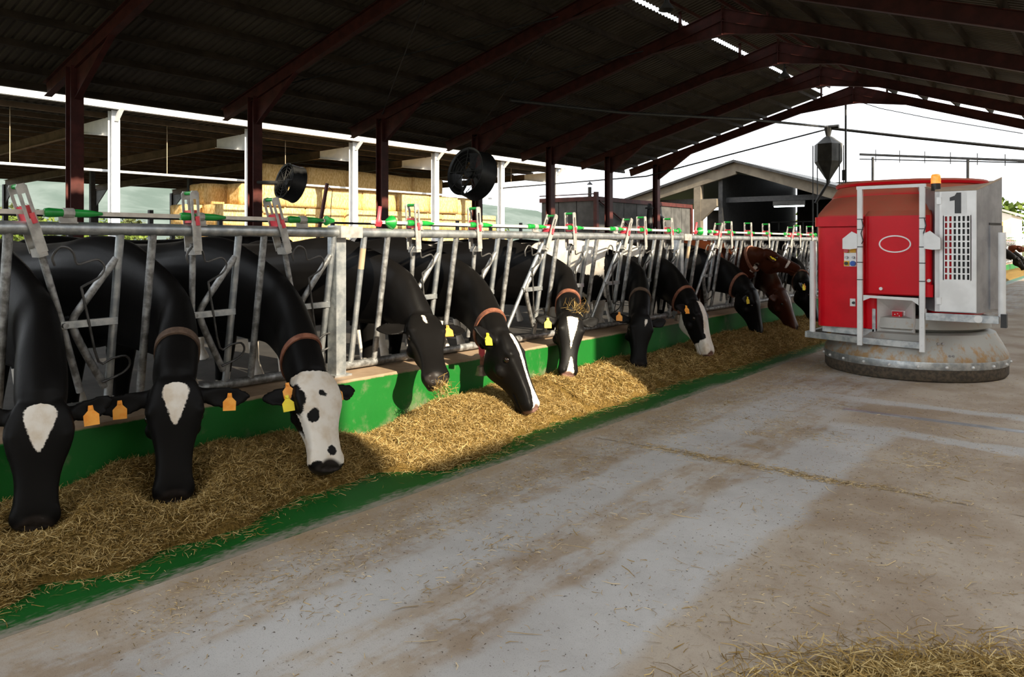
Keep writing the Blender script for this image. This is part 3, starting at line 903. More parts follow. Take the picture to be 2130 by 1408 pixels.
# ================================================================ headlock fence
FX, FZ = -4.0, 1.374
def fx(z):
    return FX - 0.165 * (FZ - z)
FO = Vector((fx(0.43), 0, 0.43))
def fpt(y, z, dx=0.0):
    return Vector((fx(z) + dx, y, z)) - FO
WIRE = [(-0.307, 1.195), (-0.321, 1.236), (-0.294, 1.281), (-0.256, 1.281), (-0.227, 1.252), (-0.208, 1.201), (-0.157, 1.213), (-0.109, 1.221), (-0.077, 1.181), (-0.103, 1.13), (-0.173, 1.09), (-0.175, 1.065), (-0.137, 0.925), (-0.072, 0.70), (-0.006, 0.71), (0.063, 0.715), (0.089, 0.671), (0.053, 0.626), (-0.048, 0.59)]
def smooth_path(pts, n=4):
    out = []
    P = [Vector(p) for p in pts]
    for i in range(len(P) - 1):
        p0, p1, p2, p3 = P[max(i - 1, 0)], P[i], P[i + 1], P[min(i + 2, len(P) - 1)]
        for k in range(n):
            t_ = k / n
            out.append(0.5 * ((2 * p1) + (p2 - p0) * t_ + (2 * p0 - 5 * p1 + 4 * p2 - p3) * t_ ** 2 + (-p0 + 3 * p1 - 3 * p2 + p3) * t_ ** 3))
    out.append(P[-1])
    return out
SEC = 4.966
MESHCACHE = {}
def cached(key, fn):
    if key not in MESHCACHE:
        MESHCACHE[key] = fn()
    return MESHCACHE[key]
def slot_plate(w, h):
    """flat plate with a long slot; in (y,z), thickness along x, origin at bottom centre"""
    t_ = 0.008
    m = MB()
    sw, s0, s1 = 0.010, h * 0.50, h * 0.88
    m.bb(-t_ / 2, t_ / 2, -w / 2, -sw, 0, h * 0.97)
    m.bb(-t_ / 2, t_ / 2, sw, w / 2, 0, h * 0.97)
    m.bb(-t_ / 2, t_ / 2, -sw, sw, 0, s0)
    m.prism([(-w / 2, h * 0.86), (w / 2, h * 0.86), (w / 2, h * 0.95), (w * 0.32, h * 1.0), (-w * 0.32, h * 1.0), (-w / 2, h * 0.95)], (t_ + 0.001, 0, 0), (-t_ / 2 - 0.0005, 0, 0), (0, 1, 0), (0, 0, 1))
    m.bb(-t_ / 2, t_ / 2, -sw, sw, s1, h * 0.97)
    return m
def fence_section(y_post, tilts, label, b0=0.932):
    f = thing('headlock_fence', (FO.x, y_post, FO.z), label, 'fence', 'headlock fence sections')
    # post
    def post():
        return MB().bb(-0.045, 0.045, -0.04, 0.04, 0, 0.99).bb(-0.07, 0.07, -0.07, 0.07, 0, 0.015).mesh('post', 'galv')
    link('post', cached('post', post), f, (0.10, 0, 0))
    link('end_plate', cached('endp', lambda: MB().bb(-0.05, 0.05, -0.05, 0.13, -0.035, 0.04).mesh('end_plate', 'plate')), f, fpt(0.0, FZ, 0.0))
    MB().tube([fpt(0.06, FZ), fpt(SEC - 0.05, FZ)], 0.032, 14).build('top_rail', 'galv', f, True)
    MB().tube([fpt(0.07, 0.47), fpt(SEC - 0.12, 0.47)], 0.028, 12).build('bottom_rail', 'galv_worn', f, True)
    for yy in (0.09, SEC - 0.13):
        MB().tube([fpt(yy, 0.47), fpt(yy + 0.03, 0.47)], 0.045, 12).build('rail_flange', 'galv_worn', f, True)
    bar = lambda: MB().tube([Vector((0, 0, 0)), fpt(0, FZ - 0.02) - fpt(0, 0.475)], 0.0205, 10).mesh('bar', 'galv', True)
    barw = lambda: MB().tube([Vector((0, 0, 0)), fpt(0, FZ - 0.02) - fpt(0, 0.475)], 0.0205, 10).mesh('bar', 'galv_worn', True)
    bst = link('bar', cached('bar', bar), f, fpt(0.19, 0.475))
    MB().tube([fpt(0.19, 1.13) - fpt(0.19, 0.475), fpt(0.19, 1.27) - fpt(0.19, 0.475)], 0.0215, 10).build('yellow_sticker', 'gutter', bst, True)
    link('bar', cached('barw', barw), f, fpt(0.40, 0.475))
    MB().box((0, 0, 0), (0.005, SEC - 0.35, 0.022)).build('control_rod', 'galv_rod', f, False).location = fpt(SEC / 2 + 0.06, 1.448)
    # release handle at the start of the section
    hd = MB().tube([fpt(0.30, 1.42), fpt(0.30, 1.45), fpt(0.30, 1.47), fpt(0.30, 1.555)], [0.022, 0.03, 0.014, 0.012], 10).build('release_handle', 'red_plastic', f, True)
    m = MB()
    R = Matrix.Rotation(-PI / 2, 3, 'X')
    m.lathe([(0.012, -0.06), (0.022, -0.045), (0.050, 0.0), (0.046, 0.01), (0.012, 0.012)], fpt(0.42, 1.448), 16, R)
    m.build('guide_cone', 'green_plastic', f, True)
    m = MB()
    m.lathe([(0.012, 0.06), (0.020, 0.03), (0.032, 0.0), (0.012, -0.01)], fpt(SEC - 0.14, 1.448), 14, R)
    m.build('guide_cone', 'green_plastic', f, True)
    for i in range(7):
        B = b0 + 0.671 * i
        if i < 6:
            link('bar', cached('bar', bar), f, fpt(B, 0.475))
            link('bar', cached('barw', barw), f, fpt(B + 0.168, 0.475))
        else:
            B = 4.898
            link('bar', cached('bar', bar), f, fpt(B, 0.475))
        def brace():
            o = fpt(0, 0.47)
            return MB().tube(smooth_path([fpt(-0.01, 1.225) - o, fpt(-0.06, 1.15) - o, fpt(-0.165, 0.985) - o, fpt(-0.197, 0.92) - o, fpt(-0.18, 0.85) - o, fpt(-0.10, 0.70) - o, fpt(-0.02, 0.56) - o], 3), 0.019, 10).mesh('brace', 'galv_worn', True)
        link('brace', cached('brace', brace), f, fpt(B, 0.47))
        def cross():
            o = fpt(0, 0.9)
            return MB().beam(fpt(-0.26, 0.9) - o + Vector((0.022, 0, 0)), fpt(0.01, 0.905) - o + Vector((0.022, 0, 0)), 0.008, 0.034).beam(fpt(-0.26, 0.915) - o + Vector((0.006, 0, 0)), fpt(0.01, 0.92) - o + Vector((0.006, 0, 0)), 0.034, 0.006).mesh('cross_bar', 'galv')
        link('cross_bar', cached('cross', cross), f, fpt(B, 0.9))
        # release bar, swung about its pivot
        ty = tilts[i]
        pv = fpt(B - 0.245, 0.9, 0.0)
        def rbar():
            pz = 0.9
            m = MB()
            k0 = -ty * (pz - 0.55) / (1.33 - pz)
            m.tube([fpt(k0, 0.55) - fpt(0, pz), fpt(0, pz) - fpt(0, pz), fpt(ty, 1.30) - fpt(0, pz)], 0.017, 10)
            return m.mesh('release_bar', 'galv' if ty > 0.1 else 'galv_worn', True)
        rb = link('release_bar', cached(('rb', ty), rbar), f, pv)
        def plates():
            ang = math.atan2(ty, 0.43)
            rot = Matrix.Rotation(-ang, 3, 'X')
            m = slot_plate(0.047, 0.33)
            top = fpt(ty, 1.26) - fpt(0, 0.9)
            mm = MB()
            for dx in (-0.045, 0.048):
                mm.add([rot @ Vector(p) + top + Vector((dx + 0.012, 0, 0)) for p in m.v], m.f)
            mm.add([rot @ Vector(p) + top for p in MB().bb(-0.03, 0.06, -0.02, 0.02, -0.02, 0.02).v], MB().bb(0, 1, 0, 1, 0, 1).f)
            me = mm.mesh('latch_plate', 'plate')
            st_ = MB()
            st_.bb(-0.040, 0.040, -0.016, 0.020, 0.155, 0.225)
            st_.tube([(0.064, 0.008, 0.14), (0.064, 0.006, 0.19)], 0.012, 8)
            s2 = MB().add([rot @ Vector(p) + top + Vector((0.0, 0, 0)) for p in st_.v], st_.f).mesh('red_stop', 'red_plastic')
            pn = MB().tube([(-0.04, 0, 0.318), (0.055, 0, 0.318)], 0.011, 8)
            s3 = MB().add([rot @ Vector(p) + top for p in pn.v], pn.f).mesh('green_pin', 'green_plastic')
            return me, s2, s3
        a, b, c = cached(('lp', ty), plates)
        lp = link('latch_plate', a, rb)
        link('red_stop', b, rb)
        link('green_pin', c, rb)
        link('pivot_bolt', cached('bolt', lambda: MB().tube([(0.015, 0, 0), (0.045, 0, 0)], 0.014, 8).mesh('pivot_bolt', 'galv_worn')), rb)
        def wire():
            o = fpt(0, 0.9)
            p = smooth_path([fpt(y, z, 0.028) - o for y, z in WIRE], 3)
            return MB().tube(p, 0.0062, 6).mesh('spring_wire', 'wire_dark', True)
        if i < 6 or True:
            link('spring_wire', cached('wire', wire), f, fpt(B, 0.9))
        # sleeve and clamp on the control rod
        def sleeve():
            pts = [Vector((0, q, 0)) for q in (-0.02, 0.0, 0.05, 0.10, 0.18, 0.245)]
            return MB().tube(pts, [0.019, 0.023, 0.020, 0.021, 0.018, 0.008], 10).mesh('green_sleeve', 'green_plastic', True)
        def clamp():
            m = MB().tube([(0, 0.06, 0), (0, 0.11, 0)], 0.0245, 10)
            m.bb(-0.006, 0.006, 0.045, 0.125, -0.05, -0.012)
            m.bb(-0.02, 0.02, 0.045, 0.125, -0.05, -0.042)
            return m.mesh('rod_clamp', 'plate')
        ys = B - 0.40 if ty <= 0.1 else B - 0.33
        link('green_sleeve', cached('sleeve', sleeve), f, fpt(ys + 0.06, 1.448))
        link('rod_clamp', cached('clamp', clamp), f, fpt(ys + 0.06, 1.448))
    return f
YP = 3.245
CL, NE, OP = -0.13, -0.03, 0.20
fence_section(YP - SEC, [NE, NE, NE, NE, CL, NE, CL], 'headlock fence section where the cow with a white spotted face feeds', 0.862)
s0 = fence_section(YP, [NE, NE, OP, NE, OP, NE, NE], 'headlock fence section where the chewing cow and the red-strapped cow feed')
fence_section(YP + SEC, [OP, NE, NE, NE, OP, NE, NE], 'headlock fence section where the two brown cows stand')
sN = fence_section(YP + 2 * SEC, [NE, NE, OP, NE, NE, NE, OP], 'headlock fence section running on behind the feeding robot')
for k in range(3, 8):
    c = dup(sN)
    c.location = (FO.x, YP + k * SEC, FO.z)
s9 = dup(sN)
s9.location = (FO.x, YP - 2 * SEC, FO.z)
s9['label'] = 'headlock fence section at the open end of the barn, with no cows'

# ================================================================ cows
def cr(vals, n):
    """Catmull-Rom on rows of a numpy array"""
    A = np.array(vals, float)
    out = []
    for i in range(len(A) - 1):
        p0, p1, p2, p3 = A[max(i - 1, 0)], A[i], A[i + 1], A[min(i + 2, len(A) - 1)]
        for k in range(n):
            t_ = k / n
            out.append(0.5 * ((2 * p1) + (p2 - p0) * t_ + (2 * p0 - 5 * p1 + 4 * p2 - p3) * t_ ** 2 + (-p0 + 3 * p1 - 3 * p2 + p3) * t_ ** 3))
    out.append(A[-1])
    return np.array(out)
def ring(c, lat, up, w, d, v, n=28, sq=0.9, jaw=0.0):
    pts = []
    for k in range(n):
        t_ = 2 * PI * k / n
        ct, st = math.cos(t_), math.sin(t_)
        a = math.copysign(abs(ct) ** sq, ct)
        b = math.copysign(abs(st) ** sq, st)
        l = w * a * (1 - jaw * max(0, -st) ** 1.3)
        h = (d if st > 0 else v) * b
        pts.append(c + lat * l + up * h)
    return pts
# head template: t, half width, dorsal, ventral, jaw narrowing
HEAD = [(-0.05, 0.050, -0.005, 0.080, 0.2), (0.0, 0.082, 0.030, 0.135, 0.25), (0.08, 0.102, 0.046, 0.175, 0.35), (0.20, 0.120, 0.052, 0.225, 0.45), (0.32, 0.121, 0.050, 0.250, 0.50),
        (0.44, 0.099, 0.042, 0.230, 0.50), (0.56, 0.082, 0.034, 0.185, 0.45), (0.68, 0.075, 0.030, 0.152, 0.38), (0.80, 0.077, 0.028, 0.136, 0.28), (0.88, 0.087, 0.024, 0.128, 0.24), (0.935, 0.085, 0.012, 0.118, 0.24), (0.975, 0.074, -0.008, 0.104, 0.22), (1.0, 0.056, -0.026, 0.088, 0.2), (1.018, 0.028, -0.042, 0.070, 0.2)]
MUZ = []
def make_cow(label, gate, body_y, poll, muzzle, nvec, mat, white, name='cow', ear=(0.15, 0.15), zg=None, voxel=0.0105, group=None, body=None,
             collar=None, eyes=True, tags=(), rear=-6.95, cz=1.09, bell=None, ear_len=0.19, gate_x=-4.08, head_len=None, legs=True, hw=1.04, ear_t=0.10, gw=0.088, gd=0.170):
    poll, muzzle = Vector(poll), Vector(muzzle)
    MUZ.append(tuple(muzzle))
    ax = (muzzle - poll)
    L = head_len or ax.length
    ax.normalize()
    n = Vector(nvec)
    n = (n - ax * n.dot(ax)).normalized()
    lat = ax.cross(n).normalized()
    sc = L / 0.545
    hw_ = hw
    base = Vector((-5.6, body_y, 0.0))
    zg = zg if zg is not None else 0.45 * (cz + 0.02) + 0.55 * (poll.z + 0.06)
    neck_end = poll + ax * 0.10 * L - n * 0.10 * sc
    back = poll - n * 0.075 * sc - ax * 0.015
    gatep = Vector((gate_x, gate, zg))
    def along(k):
        return gatep.y + (back.y - gatep.y) * k
    st = [
        # x, y, z, w, d, v
        (rear - 0.05, body_y, cz + 0.03, 0.05, 0.05, 0.10),
        (rear, body_y, cz + 0.05, 0.16, 0.14, 0.26),
        (rear + 0.22, body_y, cz + 0.04, 0.25, 0.21, 0.40),
        (rear + 0.65, body_y, cz, 0.26, 0.22, 0.44),
        (rear + 1.15, body_y, cz - 0.02, 0.30, 0.23, 0.48),
        (-5.25, body_y, cz - 0.01, 0.26, 0.24, 0.45),
        (-4.95, 0.7 * body_y + 0.3 * gate, cz + 0.0, 0.225, 0.26, 0.43),
        (-4.68, 0.4 * body_y + 0.6 * gate, 0.75 * cz + 0.25 * zg + 0.03, 0.170, 0.25, 0.38),
        (gatep.x - 0.24, gate, 0.45 * cz + 0.55 * zg + 0.02, gw + 0.014, gd + 0.03, 0.34),
        (gatep.x, gatep.y, gatep.z + 0.01, gw, gd, 0.285),
        (0.67 * gatep.x + 0.33 * back.x, along(0.12), 0.67 * gatep.z + 0.33 * back.z + 0.02, gw + 0.004, gd - 0.01, 0.250),
        (0.34 * gatep.x + 0.66 * back.x, along(0.52), 0.34 * gatep.z + 0.66 * back.z + 0.015, 0.103, 0.135, 0.200),
        (back.x, back.y, back.z, 0.100, 0.105, 0.155),
        (neck_end.x, neck_end.y, neck_end.z, 0.075, 0.07, 0.09),
    ]
    A = cr(st, 5)
    m = MB()
    rs = []
    frames = []
    N = len(A)
    for i in range(N):
        c = Vector(A[i][:3])
        d = Vector(A[min(i + 1, N - 1)][:3]) - Vector(A[max(i - 1, 0)][:3])
        d.normalize()
        u0 = Vector((0, 0, 1))
        k = max(0, (i - N * 0.70) / (N * 0.30))
        u0 = (u0 * (1 - k) + (n - ax * 0.6) * k)
        u = (u0 - d * u0.dot(d)).normalized()
        l = d.cross(u)
        frames.append((c, d, u, l, A[i][3], A[i][4], A[i][5]))
        rs.append(ring(c, l, u, A[i][3], A[i][4], A[i][5], 28, 0.92, 0.15))
    m.rings(rs)
    # head
    H = cr(HEAD, 3)
    m.rings([ring(poll + ax * (h[0] * L), lat, n, h[1] * sc * hw_, h[2] * sc, h[3] * sc, 32, 0.86, h[4]) for h in H])
    def hp(t_, l_, h_):
        return poll + ax * (t_ * L) + lat * (l_ * sc) + n * (h_ * sc)
    # brow and cheek bumps, poll crest
    for s in (-1, 1):
        for (t_, l_, h_, r) in ((0.27, 0.098, 0.012, 0.034), (0.40, 0.080, -0.10, 0.045), (0.92, 0.045, -0.012, 0.036)):
            c = hp(t_, s * l_, h_)
            m.lathe([(r * sc * math.sin(a), -r * sc * math.cos(a)) for a in np.linspace(0.05, PI - 0.05, 9)], c, 12, cap=True)
        # lower lip
    m.lathe([(0.040 * sc * math.sin(a), -0.040 * sc * math.cos(a)) for a in np.linspace(0.05, PI - 0.05, 9)], hp(0.905, 0, -0.105), 12, cap=True)
    m.lathe([(0.055 * sc * math.sin(a), -0.055 * sc * math.cos(a)) for a in np.linspace(0.05, PI - 0.05, 9)], hp(0.0, 0, -0.03), 12, cap=True)
    # ears
    eard = []
    for s, lift in zip((-1, 1), ear):
        root = hp(ear_t, s * 0.080, -0.05)
        d = (lat * s - ax * lift - n * 0.12).normalized()
        w0 = (ax + d * 0.0)
        w0 = (w0 - d * w0.dot(d)).normalized()
        nn = w0.cross(d)
        if nn.dot(n) < 0:
            nn = -nn
        rr = []
        for q, hw, th in ((0.0, 0.030, 0.026), (0.18, 0.036, 0.022), (0.38, 0.050, 0.016), (0.58, 0.056, 0.013), (0.76, 0.048, 0.012), (0.90, 0.030, 0.012), (1.0, 0.008, 0.009)):
            c = root + d * (q * (ear_len + 0.04) * sc) + w0 * (0.02 * math.sin(q * PI)) * sc
            pts = []
            for k in range(14):
                a = 2 * PI * k / 14
                lw = hw * math.cos(a)
                cup = 0.020 * (lw / 0.055) ** 2 * (1 if q > 0.2 else 0)
                pts.append(c + w0 * lw * sc + nn * (th * math.sin(a) + cup) * sc)
            rr.append(pts)
        m.rings(rr)
        eard.append((root, d, w0, nn))
    # legs
    if legs:
        for (lx, s, fr) in ((-5.0, -1, 1), (-5.0, 1, 1), (rear + 0.35, -1, 0), (rear + 0.35, 1, 0)):
            yb = body_y + s * 0.15
            if fr:
                q = [(lx, yb, 0.85, 0.11), (lx + 0.02, yb, 0.62, 0.085), (lx + 0.01, yb, 0.42, 0.055), (lx, yb, 0.36, 0.052), (lx, yb, 0.14, 0.036), (lx + 0.02, yb, 0.08, 0.048), (lx + 0.05, yb, 0.002, 0.06)]
            else:
                q = [(lx + 0.05, yb, 0.95, 0.16), (lx + 0.12, yb, 0.70, 0.12), (lx - 0.02, yb, 0.50, 0.065), (lx - 0.10, yb, 0.40, 0.055), (lx - 0.06, yb, 0.15, 0.038), (lx - 0.03, yb, 0.08, 0.048), (lx, yb, 0.002, 0.06)]
            m.tube([(a, b, c) for a, b, c, r in q], [r for a, b, c, r in q], 12)
        # tail
        m.tube([(rear + 0.02, body_y, cz + 0.15), (rear - 0.09, body_y, cz), (rear - 0.10, body_y, 0.6), (rear - 0.08, body_y + 0.02, 0.35)], [0.035, 0.026, 0.02, 0.035], 8)
    me0 = m.mesh('cow_raw', 'coat_black', False, base)
    o = bpy.data.objects.new(name, me0)
    COL.objects.link(o)
    md = o.modifiers.new('r', 'REMESH')
    md.mode = 'VOXEL'
    md.voxel_size = voxel
    md.use_smooth_shade = True
    sm = o.modifiers.new('s', 'SMOOTH')
    sm.factor = 0.5
    sm.iterations = 4
    dg = bpy.context.evaluated_depsgraph_get()
    me = bpy.data.meshes.new_from_object(o.evaluated_get(dg))
    o.modifiers.clear()
    o.data = me
    bpy.data.meshes.remove(me0)
    me.name = name
    me.materials.clear()
    me.materials.append(MATS[mat])
    o.location = base
    # attributes
    nv = len(me.vertices)
    co = np.empty(nv * 3)
    me.vertices.foreach_get('co', co)
    co = co.reshape(-1, 3)
    rel = co + np.array(base) - np.array(poll)
    T = rel @ np.array(ax) / L
    LT = rel @ np.array(lat) / sc
    HT = rel @ np.array(n) / sc
    ishead = (T > -0.08) & (np.abs(LT) < 0.16) & (HT > -0.30) & (HT < 0.12)
    # carve nostrils and mouth
    disp = np.zeros((nv, 3))
    for s in (-1, 1):
        d2 = (T - 0.965) ** 2 * L * L + (LT - s * 0.040) ** 2 + (HT + 0.012) ** 2
        g = np.exp(-d2 / (2 * 0.011 ** 2))
        disp -= (g * 0.020)[:, None] * (np.array(n) * 0.5 + np.array(ax) * 0.6)
    gm = np.exp(-((HT + 0.078 + 0.03 * (0.95 - T)) / 0.007) ** 2) * (T > 0.72) * ishead
    sgn = np.sign(LT)
    disp -= (gm * 0.009)[:, None] * (np.abs(LT) > 0.02)[:, None] * sgn[:, None] * np.array(lat)
    disp -= (gm * 0.008 * (T > 0.95))[:, None] * np.array(ax)
    # eye hollows
    for s in (-1, 1):
        d2 = ((T - 0.315) * L) ** 2 + (LT - s * 0.122) ** 2 + (HT + 0.018) ** 2
        disp -= (np.exp(-d2 / (2 * 0.022 ** 2)) * 0.010)[:, None] * s * np.array(lat)
    co2 = co + disp
    me.vertices.foreach_set('co', co2.reshape(-1))
    hw = np.full(nv, 0.5)
    if white is not None:
        r = white(T, LT, HT)
        hw = np.where(ishead, r, 0.5)
    nose = np.full(nv, 0.5)
    q = np.sqrt(((T - 0.985) * L) ** 2 + (LT * 0.80) ** 2 + ((HT + 0.035) * 0.9) ** 2) - (0.052 if mat == 'coat_black_pink' else 0.068)
    nose = np.where(ishead, q, 0.5)
    if body is not None:
        W = co + np.array(base)
        bw = body(W[:, 0], W[:, 1], W[:, 2])
        hw = np.where(ishead & (T > -0.02), hw, bw)
    for an, arr in (('white_sd', hw), ('nose_sd', nose)):
        at_ = me.attributes.new(an, 'FLOAT', 'POINT')
        at_.data.foreach_set('value', arr.astype(np.float32))
    tag(o, label, 'cow', group)
    # eyes
    if eyes:
        for s in (-1, 1):
            c = hp(0.315, s * 0.103, -0.016) - base
            r = 0.0235 * sc
            MB().lathe([(r * math.sin(a), -r * math.cos(a)) for a in np.linspace(0.02, PI - 0.02, 10)], c, 16, cap=True).build('eye', 'eye', o, True)
    if voxel < 0.015:
        for s in (-1, 1):
            c = hp(0.972, s * 0.040, -0.018) - base
            rot = Matrix((lat, ax, n)).transposed()
            MB().lathe([(0.013 * sc * math.sin(a), -0.008 * sc * math.cos(a)) for a in np.linspace(0.02, PI - 0.02, 8)], c, 10, rot, cap=True).build('nostril', 'black_plastic', o, True)
    # ear tags: (side, colour, along ear, drop)
    for (s, colr, q, drop) in tags:
        root, d, w0, nn = eard[0 if s < 0 else 1]
        c = root + d * (q * ear_len * sc) + nn * 0.026 + w0 * (drop - 0.012)
        up = -w0
        fn = (nn + Vector((0.3, -0.3, 0.0))).normalized()
        up = (up * 0.4 + Vector((0, 0, 1)))
        up = (up - fn * up.dot(fn)).normalized()
        rt = up.cross(fn)
        poly = [(-0.030, -0.065), (0.030, -0.065), (0.031, -0.020), (0.012, 0.0), (0.009, 0.022), (-0.009, 0.022), (-0.012, 0.0), (-0.031, -0.020)]
        MB().prism(poly, fn * 0.004, c - base, rt, up).build('ear_tag', colr, o)
        MB().tube([c - base + up * 0.010, c - base + up * 0.010 + fn * 0.012], 0.007, 8).build('tag_button', colr, o)
    # collar
    if collar is not None:
        frac, mt, wid = collar
        i = int(frac * (N - 1))
        c, d, u, l, w, dd, vv = frames[i]
        g = 1.07
        rr = []
        for off, gg in ((-wid / 2, 0.98), (-wid / 2, g), (wid / 2, g), (wid / 2, 0.98)):
            rr.append(ring(c + d * off - base, l, u, w * gg, dd * gg, vv * gg, 36, 0.92, 0.15))
        co_ = MB().rings(rr, cap=False).build('collar', mt, o, True)
        if bell is not None:
            bottom = c - u * (vv * 1.06) - base
            dz = Vector((0, 0, -1))
            side = (Vector((0.6, -0.75, 0))).normalized()
            top = bottom + side * 0.07 + u * 0.05
            bp = top + dz * bell
            MB().beam(top, bp, 0.03, 0.012, side).build('bell_strap', mt, co_)
            MB().lathe([(0.012, 0.0), (0.035, -0.012), (0.042, -0.04), (0.052, -0.075), (0.048, -0.075), (0.03, -0.03)], bp, 16).build('bell', 'bell_metal', co_, True)
            if bell > 0.08:
                c0 = top + dz * 0.03
                MB().prism([(-0.022, -0.06), (0.0, -0.085), (0.022, -0.06), (0.026, 0.03), (0.012, 0.05), (-0.018, 0.05)], side * 0.02, c0, side.cross(Vector((0, 0, 1))), (0, 0, 1)).build('red_transponder', 'red_plastic', co_)
    return o

# --- face markings, distances in metres, negative inside white
def diamond(t0, ht_up, ht_dn, hwid, L=0.55):
    def f(T, l, h):
        k = np.where(T < t0, (t0 - T) / ht_up, (T - t0) / ht_dn)
        prof = hwid * np.where(T < t0, np.sqrt(np.clip(1 - np.abs(k) ** 3, 0, None)), np.clip(1 - np.abs(k), 0, None) ** 0.75)
        d = np.where(k < 1, np.abs(l) - prof, np.maximum(np.abs(l), (k - 1) * 0.1 + 0.012))
        return np.where(h > -0.02, d, 0.3)
    return f
def wedge(pts):
    """half width along t, linear; pts = [(t, halfwidth, centre)]"""
    ts = [p[0] for p in pts]
    ws = [p[1] for p in pts]
    cs = [p[2] for p in pts]
    def f(T, l, h):
        w = np.interp(T, ts, ws)
        c = np.interp(T, ts, cs)
        d = np.abs(l - c) - w
        d = np.where((T < ts[0]), np.maximum(d, (ts[0] - T) * 0.55), d)
        d = np.where((T > ts[-1]), np.maximum(d, (T - ts[-1]) * 0.55), d)
        return np.where(h > -0.05, d, 0.3)
    return f
def spot(t0, l0, r, h0=None, hr=1.0, L=0.55):
    def f(T, l, h):
        q = ((T - t0) * L) ** 2 + (l - l0) ** 2
        if h0 is not None:
            q = q + ((h - h0) * hr) ** 2
        return np.sqrt(q) - r
    return f
def union(*fs):
    return lambda T, l, h: np.minimum.reduce([f(T, l, h) for f in fs])
def inv(f):
    return lambda T, l, h: -f(T, l, h)
def both(*fs):
    return lambda T, l, h: np.maximum.reduce([f(T, l, h) for f in fs])

def body_patch(seed, thr, sc=2.0):
    def f(x, y, z):
        out = np.empty(len(x))
        for i in range(len(x)):
            out[i] = (thr - mnoise.noise((x[i] * sc + seed, y[i] * sc, z[i] * sc)) ) * 0.3
        return np.where(x < -4.35, out, 0.5)
    return f
def legs_white(x, y, z):
    return np.where(z < 0.5, (z - 0.34), 0.4)
def bodyw(seed, thr):
    g = body_patch(seed, thr)
    return lambda x, y, z: np.minimum(g(x, y, z), legs_white(x, y, z))

VOX = 0.0105
# 1 leftmost
make_cow('black cow with a broad tapering cream blaze and a tiny white nose fleck', 1.443, 1.42, (-3.60, 1.311, 0.624), (-3.49, 1.247, 0.130), (0.94, -0.34, 0.15), 'coat_black',
         union(diamond(0.115, 0.105, 0.29, 0.066), spot(0.93, -0.022, 0.009)), ear=(0.30, 0.25), tags=((-1, 'tag_orange', 0.62, 0.035),), body=bodyw(3.0, 0.75), zg=0.93, hw=1.16)
# 2
make_cow('black cow with a kite-shaped cream blaze and orange tags in both ears', 2.12, 2.13, (-3.60, 1.903, 0.640), (-3.47, 1.825, 0.095), (0.92, -0.42, 0.15), 'coat_black',
         diamond(0.125, 0.10, 0.26, 0.057), ear=(-0.12, -0.18), tags=((-1, 'tag_orange', 0.72, 0.03), (1, 'tag_orange', 0.66, 0.03)), collar=(0.855, 'leather_dark', 0.045), body=bodyw(5.0, 0.6), ear_len=0.23, zg=0.92)
# 3 white face
w3 = both(union(spot(0.05, 0.0, 0.115, -0.02, 0.7), wedge([(0.0, 0.125, 0.01), (0.3, 0.13, -0.01), (0.55, 0.12, 0), (0.93, 0.12, 0)]), spot(0.6, -0.05, 0.13, -0.05, 0.7), spot(0.8, 0.0, 0.12, -0.05, 0.8)),
          inv(spot(0.235, 0.008, 0.019)), inv(spot(0.255, -0.012, 0.010)), inv(spot(0.47, 0.070, 0.033)), inv(spot(0.43, 0.060, 0.022)), inv(spot(0.82, -0.018, 0.027)), inv(spot(0.28, 0.155, 0.072, -0.06, 0.5)), inv(spot(0.97, 0.075, 0.035)))
make_cow('black cow with a white face, black eye patch and black nose spot', 2.80, 2.84, (-3.50, 2.650, 0.580), (-3.25, 2.551, 0.117), (0.93, -0.05, 0.30), 'coat_black', w3,
         ear=(0.05, -0.25), tags=((1, 'tag_yellow', 0.55, 0.055), (1, 'tag_orange', 0.40, -0.01), (-1, 'tag_orange', 0.35, 0.02)), ear_t=0.13, collar=(0.875, 'leather', 0.035), bell=0.05, body=bodyw(9.0, 0.35), zg=0.93, hw=1.22)
# 4 chewing
make_cow('black cow with raised head chewing a mouthful of hay', 3.79, 3.80, (-3.78, 3.765, 0.800), (-3.42, 3.535, 0.425), (0.72, -0.35, 0.62), 'coat_black',
         wedge([(0.06, 0.010, 0.018), (0.14, 0.013, 0.010), (0.20, 0.006, 0.004)]), ear=(0.05, 0.0), tags=((-1, 'tag_orange', 0.45, 0.03),), body=bodyw(13.0, 0.8), zg=0.97)
# 5 profile
make_cow('black cow in profile with a white nose stripe, bell and red strap', 4.48, 4.48, (-3.45, 4.262, 0.655), (-3.20, 4.295, 0.145), (0.90, 0.26, 0.25), 'coat_black_pink',
         wedge([(0.02, 0.020, 0.0), (0.08, 0.028, 0.005), (0.22, 0.024, 0.0), (0.5, 0.017, 0), (0.75, 0.022, 0), (0.86, 0.045, 0.0), (0.97, 0.06, 0)]), ear=(0.12, 0.55), tags=((1, 'tag_yellow', 0.62, 0.045),), collar=(0.885, 'leather', 0.040), bell=0.17, body=bodyw(17.0, 0.7), zg=0.97, ear_t=0.03)
# 6
make_cow('black cow with a white wedge blaze and hay wisps on its poll', 5.825, 5.83, (-3.70, 5.462, 0.700), (-3.62, 5.300, 0.200), (0.78, -0.55, 0.1), 'coat_black_pink',
         union(wedge([(0.07, 0.050, 0.0), (0.12, 0.052, 0), (0.30, 0.032, 0), (0.48, 0.010, 0), (0.58, 0.003, 0)]), wedge([(0.70, 0.006, -0.01), (0.80, 0.020, -0.012), (0.93, 0.034, -0.012), (1.0, 0.03, -0.01)])), ear=(0.30, -0.05), tags=((1, 'tag_yellow', 0.62, 0.03),), collar=(0.87, 'leather', 0.04), body=bodyw(21.0, 0.45), zg=0.95)
